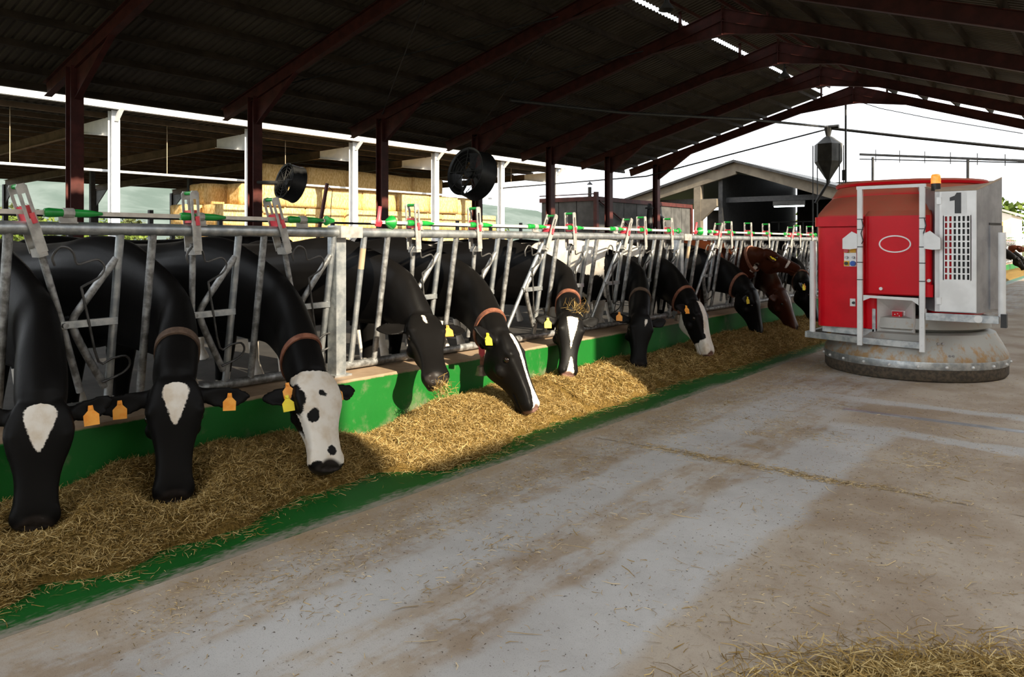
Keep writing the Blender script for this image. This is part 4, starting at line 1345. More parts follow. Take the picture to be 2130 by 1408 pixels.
# 7
make_cow('black cow with a small white star and brown collar', 7.165, 7.12, (-3.66, 6.622, 0.610), (-3.58, 6.413, 0.130), (0.74, -0.62, 0.1), 'coat_black',
         wedge([(0.10, 0.016, -0.035), (0.15, 0.014, -0.03), (0.24, 0.003, -0.02)]), ear=(0.35, 0.1), tags=((1, 'tag_orange', 0.75, 0.0),), collar=(0.86, 'leather_dark', 0.045), body=bodyw(2.2, -0.05), zg=0.93)
# 8
w8 = both(union(wedge([(0.0, 0.045, -0.01), (0.12, 0.05, -0.01), (0.35, 0.052, -0.01), (0.6, 0.07, -0.01), (0.75, 0.13, 0), (1.0, 0.14, 0)]), both(spot(0.62, 0.0, 0.27, -0.20, 0.8), lambda T, l, h: h + 0.155), spot(0.95, 0, 0.13, -0.06, 0.8)), inv(spot(0.66, 0.085, 0.035)))
make_cow('black cow with a white face stripe, white jaw and pink muzzle', 7.80, 7.80, (-3.56, 7.610, 0.680), (-3.35, 7.530, 0.150), (0.97, -0.02, 0.2), 'coat_black_pink', w8,
         ear=(0.1, 0.05), tags=((1, 'tag_orange', 0.45, 0.02),), collar=(0.88, 'leather', 0.035), bell=0.07, body=lambda x, y, z: np.where((x < -4.25) & (z > 1.15), -0.1, np.where((x < -4.2), z - 0.62, 0.4)), zg=0.97, gw=0.074)
# 9
make_cow('black cow with a yellow tag feeding beside the two brown cows', 9.44, 9.42, (-3.60, 9.304, 0.740), (-3.52, 9.400, 0.170), (0.90, 0.15, 0.15), 'coat_black',
         wedge([(0.20, 0.012, -0.05), (0.28, 0.016, -0.045), (0.40, 0.008, -0.04)]), ear=(0.0, 0.0), tags=((1, 'tag_yellow', 0.5, 0.03),), collar=(0.87, 'leather', 0.04), body=bodyw(4.5, 0.5), voxel=0.013)
# 10 brown low
make_cow('brown cow with lowered head and thin white blaze feeding', 10.78, 10.79, (-3.60, 10.328, 0.690), (-3.42, 10.405, 0.150), (0.95, 0.0, 0.2), 'coat_brown',
         wedge([(0.10, 0.008, -0.02), (0.3, 0.012, -0.02), (0.5, 0.004, -0.02)]), ear=(0.2, 0.1), body=bodyw(6.6, 0.6), voxel=0.013)
# 11 brown raised
make_cow('brown cow with cream poll holding its head up level over the feeding cows', 10.10, 10.11, (-3.77, 10.05, 1.217), (-3.40, 10.44, 0.992), (0.30, 0.1, 0.93), 'coat_brown',
         union(spot(-0.02, 0.0, 0.06), wedge([(0.0, 0.03, 0), (0.25, 0.022, 0.0), (0.45, 0.006, 0)]), spot(0.66, 0.08, 0.018)), ear=(-0.1, 0.0), tags=((1, 'tag_yellow', 0.5, 0.04),), collar=(0.86, 'leather', 0.05), zg=1.05, gw=0.080, gd=0.125, voxel=0.013, body=bodyw(7.7, 0.5))
# 12
make_cow('black cow with orange and yellow tags next to the white robot post', 12.12, 12.12, (-3.61, 11.50, 0.717), (-3.44, 11.40, 0.175), (0.92, 0.1, 0.15), 'coat_black',
         wedge([(0.1, 0.02, 0), (0.4, 0.012, 0)]), tags=((1, 'tag_yellow', 0.6, 0.03), (1, 'tag_orange', 0.3, 0.0)), collar=(0.87, 'leather', 0.04), voxel=0.014, body=bodyw(8.8, 0.5))
# far cows past the robot
make_cow('black cow with a white stripe feeding far down the alley', 39.236, 39.24, (-3.60, 39.2, 0.74), (-3.30, 39.4, 0.22), (0.9, 0.4, 0.2), 'coat_black', wedge([(0.05, 0.03, 0), (0.5, 0.03, 0), (0.95, 0.05, 0)]), voxel=0.02, body=bodyw(1.8, 0.3))
make_cow('brown cow lifting its head far down the alley', 40.578, 40.58, (-3.72, 40.6, 1.20), (-3.22, 40.8, 1.05), (0.2, 0, 1), 'coat_brown', spot(0.9, 0, 0.07), zg=1.04, gd=0.13, voxel=0.02, body=bodyw(2.8, 0.3))
make_cow('black and white cow with lowered head at the far end of the alley', 41.249, 41.25, (-3.60, 41.25, 0.74), (-3.35, 41.35, 0.22), (0.9, 0.3, 0.2), 'coat_black', wedge([(0.05, 0.05, 0), (0.95, 0.06, 0)]), voxel=0.02, body=bodyw(3.8, 0.1))
#COWS_BACK
def loose_cow(label, x, y, rz, mat, body, white):
    o = make_cow(label, 0.0, 0.0, (-3.95, 0.0, 1.36), (-3.62, 0.04, 0.98), (0.6, 0, 0.75), mat, white, zg=1.22, gate_x=-4.25, voxel=0.017, body=body, cz=1.13)
    o.rotation_euler = (0, 0, rz)
    o.location = (x, y, 0)
    return o
loose_cow('dark dusty cow standing sideways behind the feeding cows', -7.9, 4.0, PI / 2 + 0.1, 'coat_black', bodyw(31.0, 0.45), None)
loose_cow('cow with white rump and shoulder standing behind the headlock fence', -8.3, 8.4, -PI / 2 + 0.15, 'coat_black', bodyw(33.0, 0.32), wedge([(0.0, 0.04, 0), (0.9, 0.04, 0)]))
loose_cow('mostly white cow standing behind the open headlocks', -7.7, 11.2, PI / 2 - 0.1, 'coat_black_pink', bodyw(37.0, 0.25), wedge([(0.0, 0.05, 0), (0.9, 0.05, 0)]))
loose_cow('brown cow standing at the back behind the feeding brown cows', -8.0, 15.2, PI / 2 + 0.2, 'coat_brown', bodyw(41.0, 0.4), None)

# ================================================================ hay along the kerb
HE = [(-8, -3.2), (0.6, -3.12), (1.008, -3.131), (1.159, -3.229), (1.425, -3.075), (1.599, -3.203), (1.928, -3.123), (2.212, -3.266), (2.689, -3.306), (2.935, -3.31), (3.217, -3.046), (3.579, -3.046), (4.209, -3.209), (4.618, -3.22), (5.507, -3.20), (6.606, -3.28), (7.412, -3.20), (8.708, -3.173), (10.1, -3.121), (14, -3.15), (46, -3.2)]
HH = [(-8, .16), (1.236, .15), (1.594, .179), (1.844, .227), (2.231, .219), (2.718, .176), (3.2, .07), (3.5, .10), (3.826, .162), (4.173, .193), (5.049, .178), (6.167, .19), (7.1, .15), (8.244, .206), (10, .2), (46, .18)]
def hay_h(x, y):
    xe = np.interp(y, [p[0] for p in HE], [p[1] for p in HE]) + 0.02
    hw = np.interp(y, [p[0] for p in HH], [p[1] for p in HH])
    u = np.clip((x + 3.85) / (xe + 3.85), 0, 1.3)
    h = hw * np.clip(1 - u ** 2, 0, None) ** 0.8
    h = h + 0.025 * np.exp(-((u - 0.45) / 0.28) ** 2)
    return np.where(u < 1.0, np.maximum(h, 0), 0.0)
def lump(x, y):
    out = np.empty(x.shape)
    it = np.nditer(x, flags=['multi_index'])
    for _ in it:
        i = it.multi_index
        q = (float(x[i]), float(y[i]), 0)
        out[i] = 0.6 * mnoise.noise((q[0] * 3.2, q[1] * 3.2, 0.0)) + 0.4 * mnoise.noise((q[0] * 9, q[1] * 9, 3.0)) + 0.25 * mnoise.noise((q[0] * 25, q[1] * 25, 6.0))
    return out
hay = thing('hay_feed', (0, 0, 0), 'loose chopped hay heaped along the green kerb for the cows', 'hay', kind='stuff')
hay_m = None
ny, nx = 560, 30
Ys = np.concatenate([np.linspace(-1, 12, 460), np.linspace(12.2, 45, ny - 460)])
Us = np.linspace(0, 1, nx)
YY, UU = np.meshgrid(Ys, Us, indexing='ij')
XE = np.interp(YY, [p[0] for p in HE], [p[1] for p in HE]) + 0.03 * np.sin(YY * 19) * np.sin(YY * 7.3)
XX = -3.848 + UU * (XE + 3.848)
LU = lump(XX, YY)
ZZ = hay_h(XX, YY)
ZZ = np.maximum(ZZ + LU * 0.055 * np.clip(ZZ / 0.06, 0, 1), 0.0) + 0.003
for mx, my, mz in MUZ:
    d2 = ((XX - mx) ** 2 + (YY - my) ** 2) / 0.13 ** 2
    lim = max(mz - 0.022, 0.02) + 0.12 * np.clip(np.sqrt(d2) - 0.75, 0, None) + np.where(d2 > 9, 9, 0)
    if mz < 0.35:
        ZZ = np.minimum(ZZ, np.where(d2 < 9, lim, 9))
ZZ[:, -1] = -0.002
vs = np.stack([XX, YY, ZZ], -1).reshape(-1, 3)
fs = [(i * nx + j, i * nx + j + 1, (i + 1) * nx + j + 1, (i + 1) * nx + j) for i in range(ny - 1) for j in range(nx - 1)]
me = bpy.data.meshes.new('hay_heap')
me.from_pydata(vs.tolist(), [], fs)
me.shade_smooth()
me.materials.append(MATS['hay_mass'])
tag(link('hay_heap', me, hay), kind='stuff')
def strands(name, x, y, z, lmin, lmax, wid, tilt, mat, parent=None, rise=0.004):
    N = len(x)
    yaw = RNG.uniform(0, 2 * PI, N)
    pit = RNG.normal(0, tilt, N)
    ln = RNG.uniform(lmin, lmax, N) ** 1.0
    w = RNG.uniform(0.6, 1.3, N) * wid
    d = np.stack([np.cos(yaw) * np.cos(pit), np.sin(yaw) * np.cos(pit), np.sin(pit)], -1)
    s = np.stack([-np.sin(yaw), np.cos(yaw), RNG.normal(0, 0.6, N)], -1)
    s /= np.linalg.norm(s, axis=1)[:, None]
    c = np.stack([x, y, z + rise + np.abs(np.sin(pit)) * ln * 0.45], -1)
    bend = np.stack([RNG.normal(0, .12, N), RNG.normal(0, .12, N), RNG.normal(0.0, .08, N)], -1) * ln[:, None]
    a = c - d * (ln / 2)[:, None]
    b = c + d * (ln / 2)[:, None]
    mid = c + bend
    a[:, 2] = np.maximum(a[:, 2], 0.003); b[:, 2] = np.maximum(b[:, 2], 0.003); mid[:, 2] = np.maximum(mid[:, 2], 0.004)
    sw = s * (w / 2)[:, None]
    Vv = np.stack([a - sw, a + sw, mid + sw, mid - sw, b + sw * 0.5, b - sw * 0.5], 1).reshape(-1, 3)
    base = np.arange(N) * 6
    F = np.stack([np.stack([base, base + 1, base + 2, base + 3], -1), np.stack([base + 3, base + 2, base + 4, base + 5], -1)], 1).reshape(-1, 4)
    me = bpy.data.meshes.new(name)
    me.vertices.add(len(Vv))
    me.vertices.foreach_set('co', Vv.reshape(-1))
    me.loops.add(F.size)
    me.loops.foreach_set('vertex_index', F.reshape(-1).astype(np.int32))
    me.polygons.add(len(F))
    me.polygons.foreach_set('loop_start', np.arange(len(F), dtype=np.int32) * 4)
    me.polygons.foreach_set('loop_total', np.full(len(F), 4, dtype=np.int32))
    me.update()
    me.validate()
    me.materials.append(MATS[mat])
    return tag(link(name, me, parent), kind='stuff')
# surface strands: sample the heap grid
def heap_strands(name, y0, y1, N, lmin, lmax, wid):
    i = RNG.uniform(np.searchsorted(Ys, y0), np.searchsorted(Ys, y1) - 2, N)
    j = RNG.uniform(0.2, nx - 1.5, N)
    ii, jj = i.astype(int), j.astype(int)
    fi, fj = i - ii, j - jj
    def s(A):
        return (A[ii, jj] * (1 - fi) * (1 - fj) + A[ii + 1, jj] * fi * (1 - fj) + A[ii, jj + 1] * (1 - fi) * fj + A[ii + 1, jj + 1] * fi * fj)
    z = s(ZZ)
    strands(name, np.maximum(s(XX) + RNG.normal(0, 0.015, N), -3.80), s(YY), np.maximum(z, 0), lmin, lmax, wid, 0.30, 'hay_strand', hay)
heap_strands('hay_strands', 0.6, 5.0, 140000, 0.015, 0.060, 0.0020)
heap_strands('hay_strands', 5.0, 12.0, 75000, 0.02, 0.07, 0.0029)
# fringe on the green strip
N = 5200
y = RNG.uniform(0.6, 11, N)
xe = np.interp(y, [p[0] for p in HE], [p[1] for p in HE])
x = xe + np.abs(RNG.normal(0, 0.07, N)) - 0.02
strands('hay_fringe', x, y, np.full(N, 0.002), 0.015, 0.06, 0.0022, 0.05, 'hay_strand', hay)
# loose straw on the alley
ls = thing('loose_straw', (0, 0, 0), 'scattered straw and chaff lying on the alley floor', 'straw', kind='stuff')
xs, ys_ = [], []
def patch(cx, cy, sx, sy, n):
    xs.append(RNG.normal(cx, sx, n)); ys_.append(RNG.normal(cy, sy, n))
for _ in range(120):
    patch(RNG.uniform(-2.75, -1.9), RNG.uniform(1.2, 9), 0.06, 0.10, int(RNG.integers(8, 40)))
for _ in range(55):
    patch(RNG.uniform(-1.3, 1.0), RNG.uniform(2.2, 7), 0.05, 0.05, int(RNG.integers(2, 12)))
for _ in range(30):
    patch(RNG.uniform(-2.5, -0.7), 4.40 + RNG.normal(0, .03), 0.10, 0.022, 60)
for cx, cy in ((-2.1, 5.6), (-1.75, 5.5), (-1.9, 5.2), (-1.55, 5.35), (-0.9, 5.3), (-1.0, 5.0), (-0.8, 5.1), (-2.2, 6.3), (-2.35, 6.9), (-1.9, 6.5)):
    patch(cx, cy, 0.13, 0.10, 130)
xs.append(RNG.uniform(-2.85, 1.5, 5200)); ys_.append(RNG.uniform(1.0, 9, 5200))
x = np.concatenate(xs); y = np.concatenate(ys_)
k = x > -2.88
x, y = x[k], y[k]
strands('straw_bits', x, y, np.full(len(x), 0.001), 0.010, 0.045, 0.0024, 0.03, 'straw_strand', ls, 0.002)
N = 10000
strands('floor_crumbs', RNG.uniform(-2.85, 1.4, N), RNG.uniform(1.1, 7.5, N), np.full(N, 0.0005), 0.003, 0.010, 0.0026, 0.02, 'dirt_crumb', ls, 0.001)
x = np.concatenate([RNG.normal(-2.62, 0.13, 9000), RNG.normal(-0.9, 0.35, 3000)]); y = np.concatenate([RNG.uniform(1.2, 9, 9000), RNG.uniform(2.4, 6.2, 3000)])
k = x > -2.87
strands('chaff', x[k], y[k], np.full(k.sum(), 0.0005), 0.006, 0.022, 0.0020, 0.02, 'straw_strand', ls, 0.001)
N = 160
strands('straw_stalks', RNG.uniform(-2.6, 0.8, N), RNG.uniform(1.4, 6, N), np.full(N, 0.002), 0.06, 0.14, 0.0035, 0.02, 'straw_strand', ls, 0.003)
# heap of straw in the near right corner
N = 9000
cx, cy = -0.34, 2.57
a = RNG.normal(0, 0.30, N); b = RNG.normal(0, 0.14, N)
x = cx + a * 0.80 - b * 0.6; y = cy + a * 0.64 + b * 0.75 - 0.02
hgt = 0.05 * np.exp(-(b / 0.14) ** 2) * np.exp(-(a / 0.5) ** 2)
corner = thing('straw_heap', (0, 0, 0), 'ragged heap of loose straw at the near edge of the alley', 'straw', kind='stuff')
strands('heap_strands', x, y, hgt * RNG.uniform(0.2, 1, N), 0.02, 0.10, 0.0027, 0.20, 'hay_strand', corner)
m = MB()
rr = []
for u in np.linspace(-0.75, 0.75, 26):
    row = []
    for w_ in np.linspace(-0.24, 0.24, 12):
        px_, py_ = cx + u * 0.80 - w_ * 0.6, cy + u * 0.64 + w_ * 0.75
        hh = 0.05 * math.exp(-(w_ / 0.13) ** 2) * math.exp(-(u / 0.45) ** 2) + 0.018 * mnoise.noise((px_ * 14, py_ * 14, 0)) - 0.012
        row.append((px_, py_, hh))
    rr.append(row)
vs = [p for r in rr for p in r]
fs = [(i * 12 + j, i * 12 + j + 1, (i + 1) * 12 + j + 1, (i + 1) * 12 + j) for i in range(25) for j in range(11)]
m.add(vs, fs)
tag(m.build('heap_core', 'hay_mass', corner, True), kind='stuff')
# wisp in the chewing cow's mouth and on the wedge-blaze cow's poll
def wisp(c, n, spread, lmin, lmax, label, drop):
    o = thing('hay_wisp', c, label, 'hay', kind='stuff')
    x = RNG.normal(0, spread, n); y = RNG.normal(0, spread, n); z = RNG.normal(0, spread * 0.5, n) - np.abs(RNG.normal(0, drop, n))
    N = n
    tmp = strands('wisp_strands', x, y, z + 5, lmin, lmax, 0.003, 0.7, 'hay_strand', o)
    tmp.location = (0, 0, -5)
wisp((-3.40, 3.555, 0.395), 260, 0.028, 0.03, 0.09, 'bunch of hay hanging from the chewing cow mouth', 0.05)
wisp((-3.66, 5.46, 0.745), 120, 0.05, 0.03, 0.10, 'dry hay wisps caught on the poll of the wedge-blaze cow', 0.01)

# ================================================================ feeding robot
RC = Vector((-1.72, 8.85, 0))
rob = thing('feeding_robot', RC, 'red and stainless feed mixing robot with number 1 door and conical skirt', 'robot')
def R_(m, name, mat, parent=None, smooth=False):
    b = MB()
    b.v = [(p[0] - RC.x, p[1] - RC.y, p[2]) for p in m.v]
    b.f = m.f
    return b.build(name, mat, parent or rob, smooth)
# dusty red: dust lies where the surface faces up
t = NT('robot_red_dusty')
g = t.n('ShaderNodeNewGeometry')
nz = t.sep(g.outputs['Normal'])[2]
P = t.coord()
zz = t.sep(P)[2]
dn = t.noise(11, 6, P, 0.7)
f = t.math('ADD', t.math('MULTIPLY', t.ramp(nz, 0.08, 0.45), 0.85), t.math('MULTIPLY', t.math('SUBTRACT', dn, 0.55), 0.45))
f2 = t.math('MULTIPLY', t.ramp(t.noise(3.5, 6, P, 0.65, stretch=(3, 3, 0.7)), 0.6, 0.85), 0.08)
f = t.math('MAXIMUM', f, f2)
red = t.mix(t.noise(4, 3, P), (0.56, 0.002, 0.010, 1), (0.66, 0.004, 0.014, 1))
MATS['robot_red_dusty'] = t.out(t.mix(t.math('MULTIPLY', t.math('MINIMUM', f, 1.0), 0.80), red, (0.30, 0.155, 0.085, 1)), t.math('ADD', 0.33, t.math('MULTIPLY', f, 0.4)), 0.0, 0.22)
t = NT('skirt_metal')
P = t.coord()
zz = t.sep(P)[2]
n1 = t.noise(5, 6, P, 0.7, stretch=(2.2, 2.2, 0.9))
n2 = t.noise(16, 5, P, 0.7)
rust = t.math('ADD', t.math('MULTIPLY', n1, 0.7), t.math('MULTIPLY', n2, 0.4))
rl = t.math('ADD', rust, t.math('MULTIPLY', t.math('SUBTRACT', 1.0, t.ramp(zz, 0.15, 0.40)), 0.12))
c = t.mix(t.ramp(rl, 0.58, 0.74), (0.36, 0.35, 0.32, 1), (0.36, 0.22, 0.10, 1))
MATS['skirt_metal'] = t.out(c, 0.5, 0.35)
t = NT('dusty_top')
P = t.coord()
MATS['dusty_top'] = t.out(t.mix(t.noise(14, 5, P), (0.34, 0.25, 0.17, 1), (0.44, 0.35, 0.26, 1)), 0.9)
def rrect(x0, x1, y0, y1, r, z, n=6):
    pts = []
    for cx_, cy_, a0 in ((x1 - r, y1 - r, 0), (x0 + r, y1 - r, PI / 2), (x0 + r, y0 + r, PI), (x1 - r, y0 + r, 1.5 * PI)):
        for k in range(n + 1):
            a_ = a0 + k * PI / 2 / n
            pts.append(Vector((cx_ + r * math.cos(a_), cy_ + r * math.sin(a_), z)))
    return pts
def morph(A, B, k, z):
    return [Vector(((a.x * (1 - k) + b.x * k), (a.y * (1 - k) + b.y * k), z)) for a, b in zip(A, B)]
def circ(r, z, n=28):
    # same angular layout as rrect, about the tank neck
    pts = []
    for a0 in (0, PI / 2, PI, 1.5 * PI):
        for k in range(7):
            a_ = a0 + k * PI / 2 / 6
            pts.append(Vector((-1.80 + r * math.cos(a_), 9.10 + r * math.sin(a_), z)))
    return pts
# tank: square body turning into a round neck
X0, X1, Yf, Yb = -2.50, -1.42, 8.13, 9.55
r0 = rrect(X0, X1, Yf, Yb, 0.16, 0)
c0 = circ(0.765, 0)
tank = R_(MB().rings([morph(rrect(X0 + .02, X1 - .02, Yf + .02, Yb - .02, 0.15, 0), c0, 0, 0.80), morph(r0, c0, 0, 0.83), morph(r0, c0, 0, 1.575), morph(r0, c0, 0.04, 1.605), morph(r0, c0, 0.5, 1.70), morph(r0, c0, 1.0, 1.79)] + [circ(0.765, 1.80), circ(0.71, 1.89), circ(0.69, 1.91)]), 'tank', 'robot_red_dusty', None, True)
R_(MB().rings([circ(0.69, 1.895), circ(0.72, 1.90), circ(0.73, 1.925), circ(0.72, 1.945), circ(0.69, 1.945), circ(0.68, 1.91)], cap=False), 'tank_rim', 'robot_red_dusty', None, True)
# front panel with badge
fpn = R_(MB().rings([rrect(-2.005, -1.415, 8.075, 8.5, 0.05, z) for z in (0.815, 0.83, 1.57)] + [rrect(-1.99, -1.43, 8.13, 8.5, 0.05, 1.62)]), 'front_panel', 'robot_red_dusty', None, True)
OX, OZ = -1.722, 1.298
def ell(a_, b_, n=40):
    return [(OX + a_ * math.cos(2 * PI * k / n), OZ + b_ * math.sin(2 * PI * k / n)) for k in range(n)]
R_(MB().prism(ell(0.158, 0.100), (0, -0.006, 0), (0, 8.076, 0)), 'badge_surround', 'robot_red', fpn)
m = MB()
A_, B_ = ell(0.142, 0.084), ell(0.130, 0.072)
n = 40
for yy in (8.064, 8.071):
    m.v += [(p[0], yy, p[1]) for p in A_] + [(p[0], yy, p[1]) for p in B_]
for k in range(n):
    k2 = (k + 1) % n
    m.f += [(k, k2, n + k2, n + k), (2 * n + k, 3 * n + k, 3 * n + k2, 2 * n + k2), (k, 2 * n + k, 2 * n + k2, k2), (n + k, n + k2, 3 * n + k2, 3 * n + k)]
R_(m, 'badge_ring', 'robot_white', fpn)
for bx, bz in ((-1.845, 0.865), (-1.43, 0.955)):
    R_(MB().tube([(bx, 8.085, bz), (bx, 8.055, bz)], 0.016, 10), 'panel_bolt', 'stainless', fpn)
R_(MB().rings([rrect(-1.50, -1.40, 8.06, 8.3, 0.03, z) for z in (0.80, 0.915)]), 'latch_block', 'robot_red', fpn, True)
# left cover
lc = R_(MB().rings([rrect(-2.47, -2.005, 8.10, 9.5, 0.10, z) for z in (0.465, 0.48, 1.40)] + [rrect(-2.47, -2.005, 8.10, 9.5, 0.10, 1.46)]), 'side_cover', 'robot_red', None, True)
R_(MB().rings([rrect(-2.49, -2.0, 8.075, 8.3, 0.08, z) for z in (1.475, 1.57)]), 'cover_ledge', 'robot_red', lc, True)
R_(MB().rings([rrect(-2.02, -1.90, 8.16, 8.6, 0.04, z) for z in (0.46, 0.83)]), 'inner_cover', 'robot_red', lc, True)
cp = R_(MB().bb(-2.19, -2.075, 8.085, 8.105, 1.075, 1.255), 'control_panel', 'stainless', lc)
for bx, bz, r, mt in ((-2.165, 1.232, 0.022, 'red_plastic'), (-2.165, 1.165, 0.015, 'stainless_dark'), (-2.100, 1.165, 0.013, 'stainless_dark'), (-2.165, 1.105, 0.017, 'black_plastic'), (-2.103, 1.105, 0.026, 'blue_plastic')):
    R_(MB().tube([(bx, 8.09, bz), (bx, 8.055, bz)], r, 14), 'button', mt, cp, True)
for bx, bz, w_, h_ in ((-2.165, 1.232, 0.05, 0.045), (-2.105, 1.232, 0.055, 0.04), (-2.165, 1.105, 0.05, 0.05)):
    R_(MB().bb(bx - w_ / 2, bx + w_ / 2, 8.075, 8.088, bz - h_ / 2, bz + h_ / 2), 'button_base', 'yellow_plastic', cp)
R_(MB().bb(-2.135, -2.085, 8.088, 8.104, 0.68, 0.755), 'lock_plate', 'stainless', lc)
R_(MB().tube([(-2.10, 8.095, 0.715), (-2.10, 8.07, 0.715)], 0.014, 10), 'lock', 'black_plastic', lc)
# stainless cabinet
cabp = [(-1.66, 8.50), (-1.385, 8.12), (-1.385, 8.105), (-1.045, 8.105), (-0.905, 8.60), (-1.02, 9.45), (-1.66, 9.45)]
def cabring(z, top=False):
    return [Vector((p[0], p[1], z + (max(0, min(p[1] - 8.1, 0.6)) * 0.26 if top else 0))) for p in cabp]
cab = R_(MB().rings([cabring(0.665), cabring(1.785, True)]), 'cabinet', 'stainless_dark')
R_(MB().rings([[p + Vector((0, 0, 0.001)) for p in cabring(1.785, True)], [Vector((p.x, p.y, p.z + 0.02)) for p in cabring(1.785, True)]]), 'cabinet_top', 'dusty_top', cab)
R_(MB().prism([(-1.385, 0.67), (-1.345, 0.67), (-1.345, 1.78), (-1.385, 1.78)], (0, -0.012, 0), (0, 8.105, 0)), 'door_frame', 'robot_white', cab)
# door with a real grille
door_x0, door_x1, dz0, dz1 = -1.340, -1.047, 0.675, 1.782
gx0, gx1, gz0, gz1 = -1.305, -1.092, 0.965, 1.560
m = MB()
yd0, yd1 = 8.062, 8.070
m.bb(door_x0, gx0, yd0, yd1, dz0, dz1).bb(gx1, door_x1, yd0, yd1, dz0, dz1).bb(gx0, gx1, yd0, yd1, dz0, gz0).bb(gx0, gx1, yd0, yd1, gz1, dz1)
cw, ch = (gx1 - gx0) / 6, (gz1 - gz0) / 10
for k in range(7):
    xx = gx0 + k * cw
    m.bb(xx - cw * 0.23, xx + cw * 0.23, yd0, yd1, gz0, gz1)
for k in range(11):
    z_ = gz0 + k * ch
    m.bb(gx0, gx1, yd0 + 0.0005, yd1 - 0.0005, z_ - ch * 0.11, z_ + ch * 0.11)
m.bb(door_x0, door_x0 + 0.01, yd1, 8.1, dz0, dz1).bb(door_x1 - 0.01, door_x1, yd1, 8.1, dz0, dz1)
door = R_(m, 'door', 'stainless', cab)
R_(MB().bb(gx0 - .01, gx1 + .01, 8.098, 8.104, gz0 - .01, gz1 + .01), 'grille_backing', 'black_plastic', door)
R_(MB().bb(gx0 - .01, gx0 + 0.075, 8.09, 8.097, gz0, gz1), 'red_lining', 'robot_red', door)
R_(MB().bb(-1.325, -1.120, 8.0605, 8.062, 1.572, 1.776), 'number_sticker', 'robot_white', door)
one = [(-0.012, -0.095), (0.040, -0.095), (0.040, 0.095), (0.004, 0.095), (-0.012, 0.068), (-0.052, 0.052), (-0.052, 0.020), (-0.012, 0.026)]
R_(MB().prism(one, (0, -0.0015, 0), (-1.205, 8.0605, 1.674)), 'number_one', 'black_plastic', door)
for hz in (1.70, 0.77):
    R_(MB().bb(-1.365, -1.325, 8.052, 8.066, hz - 0.032, hz + 0.032), 'hinge', 'stainless', door)
vp = R_(MB().prism([(-0.955, 0.70), (-0.855, 0.70), (-0.855, 1.50), (-0.955, 1.50)], (0.02, 0.02, 0), (0, 8.195, 0), (1, 0, 0), (0, 0, 1)), 'vent_panel', 'stainless_dark', cab)
d_ = Vector((0.14, 0.495, 0)).normalized()
vp.data.clear_geometry()
mm = MB()
p0 = Vector((-1.045, 8.105, 0)) + d_ * 0.24
mm.prism([(0, 0.69), (0.26, 0.69), (0.26, 1.47), (0, 1.47)], Vector((d_.y, -d_.x, 0)) * 0.012, p0, d_, (0, 0, 1))
vp.data.from_pydata([(p[0] - RC.x, p[1] - RC.y, p[2]) for p in mm.v], [], mm.f)
mm = MB().prism([(0.0, 1.475), (0.24, 1.475), (0.24, 1.495), (0, 1.495)], Vector((d_.y, -d_.x, 0)) * 0.006, p0, d_, (0, 0, 1))
R_(mm, 'vent_slot', 'black_plastic', cab)
# undercarriage and funnel
R_(MB().rings([rrect(-2.38, -1.25, 8.40, 9.4, 0.2, z) for z in (0.40, 0.82)]), 'undercarriage', 'black_steel', None, True)
R_(MB().rings([rrect(-1.50, -1.10, 8.25, 9.4, 0.15, z) for z in (0.60, 0.68)]), 'red_sill', 'robot_red', None, True)
fn = R_(MB().add([(-1.90, 8.16, 0.76), (-1.575, 8.16, 0.76), (-1.575, 8.16, 0.43), (-1.90, 8.16, 0.43), (-1.80, 8.30, 0.64), (-1.68, 8.30, 0.64), (-1.68, 8.30, 0.55), (-1.80, 8.30, 0.55),
                  (-1.91, 8.18, 0.77), (-1.565, 8.18, 0.77), (-1.565, 8.18, 0.42), (-1.91, 8.18, 0.42), (-1.80, 8.32, 0.64), (-1.68, 8.32, 0.64), (-1.68, 8.32, 0.55), (-1.80, 8.32, 0.55)],
                 [(0, 1, 5, 4), (1, 2, 6, 5), (2, 3, 7, 6), (3, 0, 4, 7), (4, 5, 6, 7), (8, 12, 13, 9), (9, 13, 14, 10), (10, 14, 15, 11), (11, 15, 12, 8), (12, 15, 14, 13), (0, 8, 9, 1), (1, 9, 10, 2), (2, 10, 11, 3), (3, 11, 8, 0)]), 'socket_funnel', 'stainless')
R_(MB().bb(-1.785, -1.695, 8.24, 8.30, 0.555, 0.635), 'power_socket', 'robot_red', fn)
for k in range(5):
    a_ = k * 2 * PI / 5
    R_(MB().tube([(-1.74 + 0.022 * math.cos(a_), 8.245, 0.595 + 0.022 * math.sin(a_)), (-1.74 + 0.022 * math.cos(a_), 8.234, 0.595 + 0.022 * math.sin(a_))], 0.005, 6), 'socket_pin', 'stainless', fn)
R_(MB().bb(-1.53, -1.475, 8.20, 8.23, 0.60, 0.68), 'sensor_box', 'robot_white')
R_(MB().lathe([(0.60, 0.44), (0.70, 0.48), (0.68, 0.58), (0.5, 0.60)], (RC.x, RC.y, 0), 40), 'turntable', 'skirt_metal', None, True)
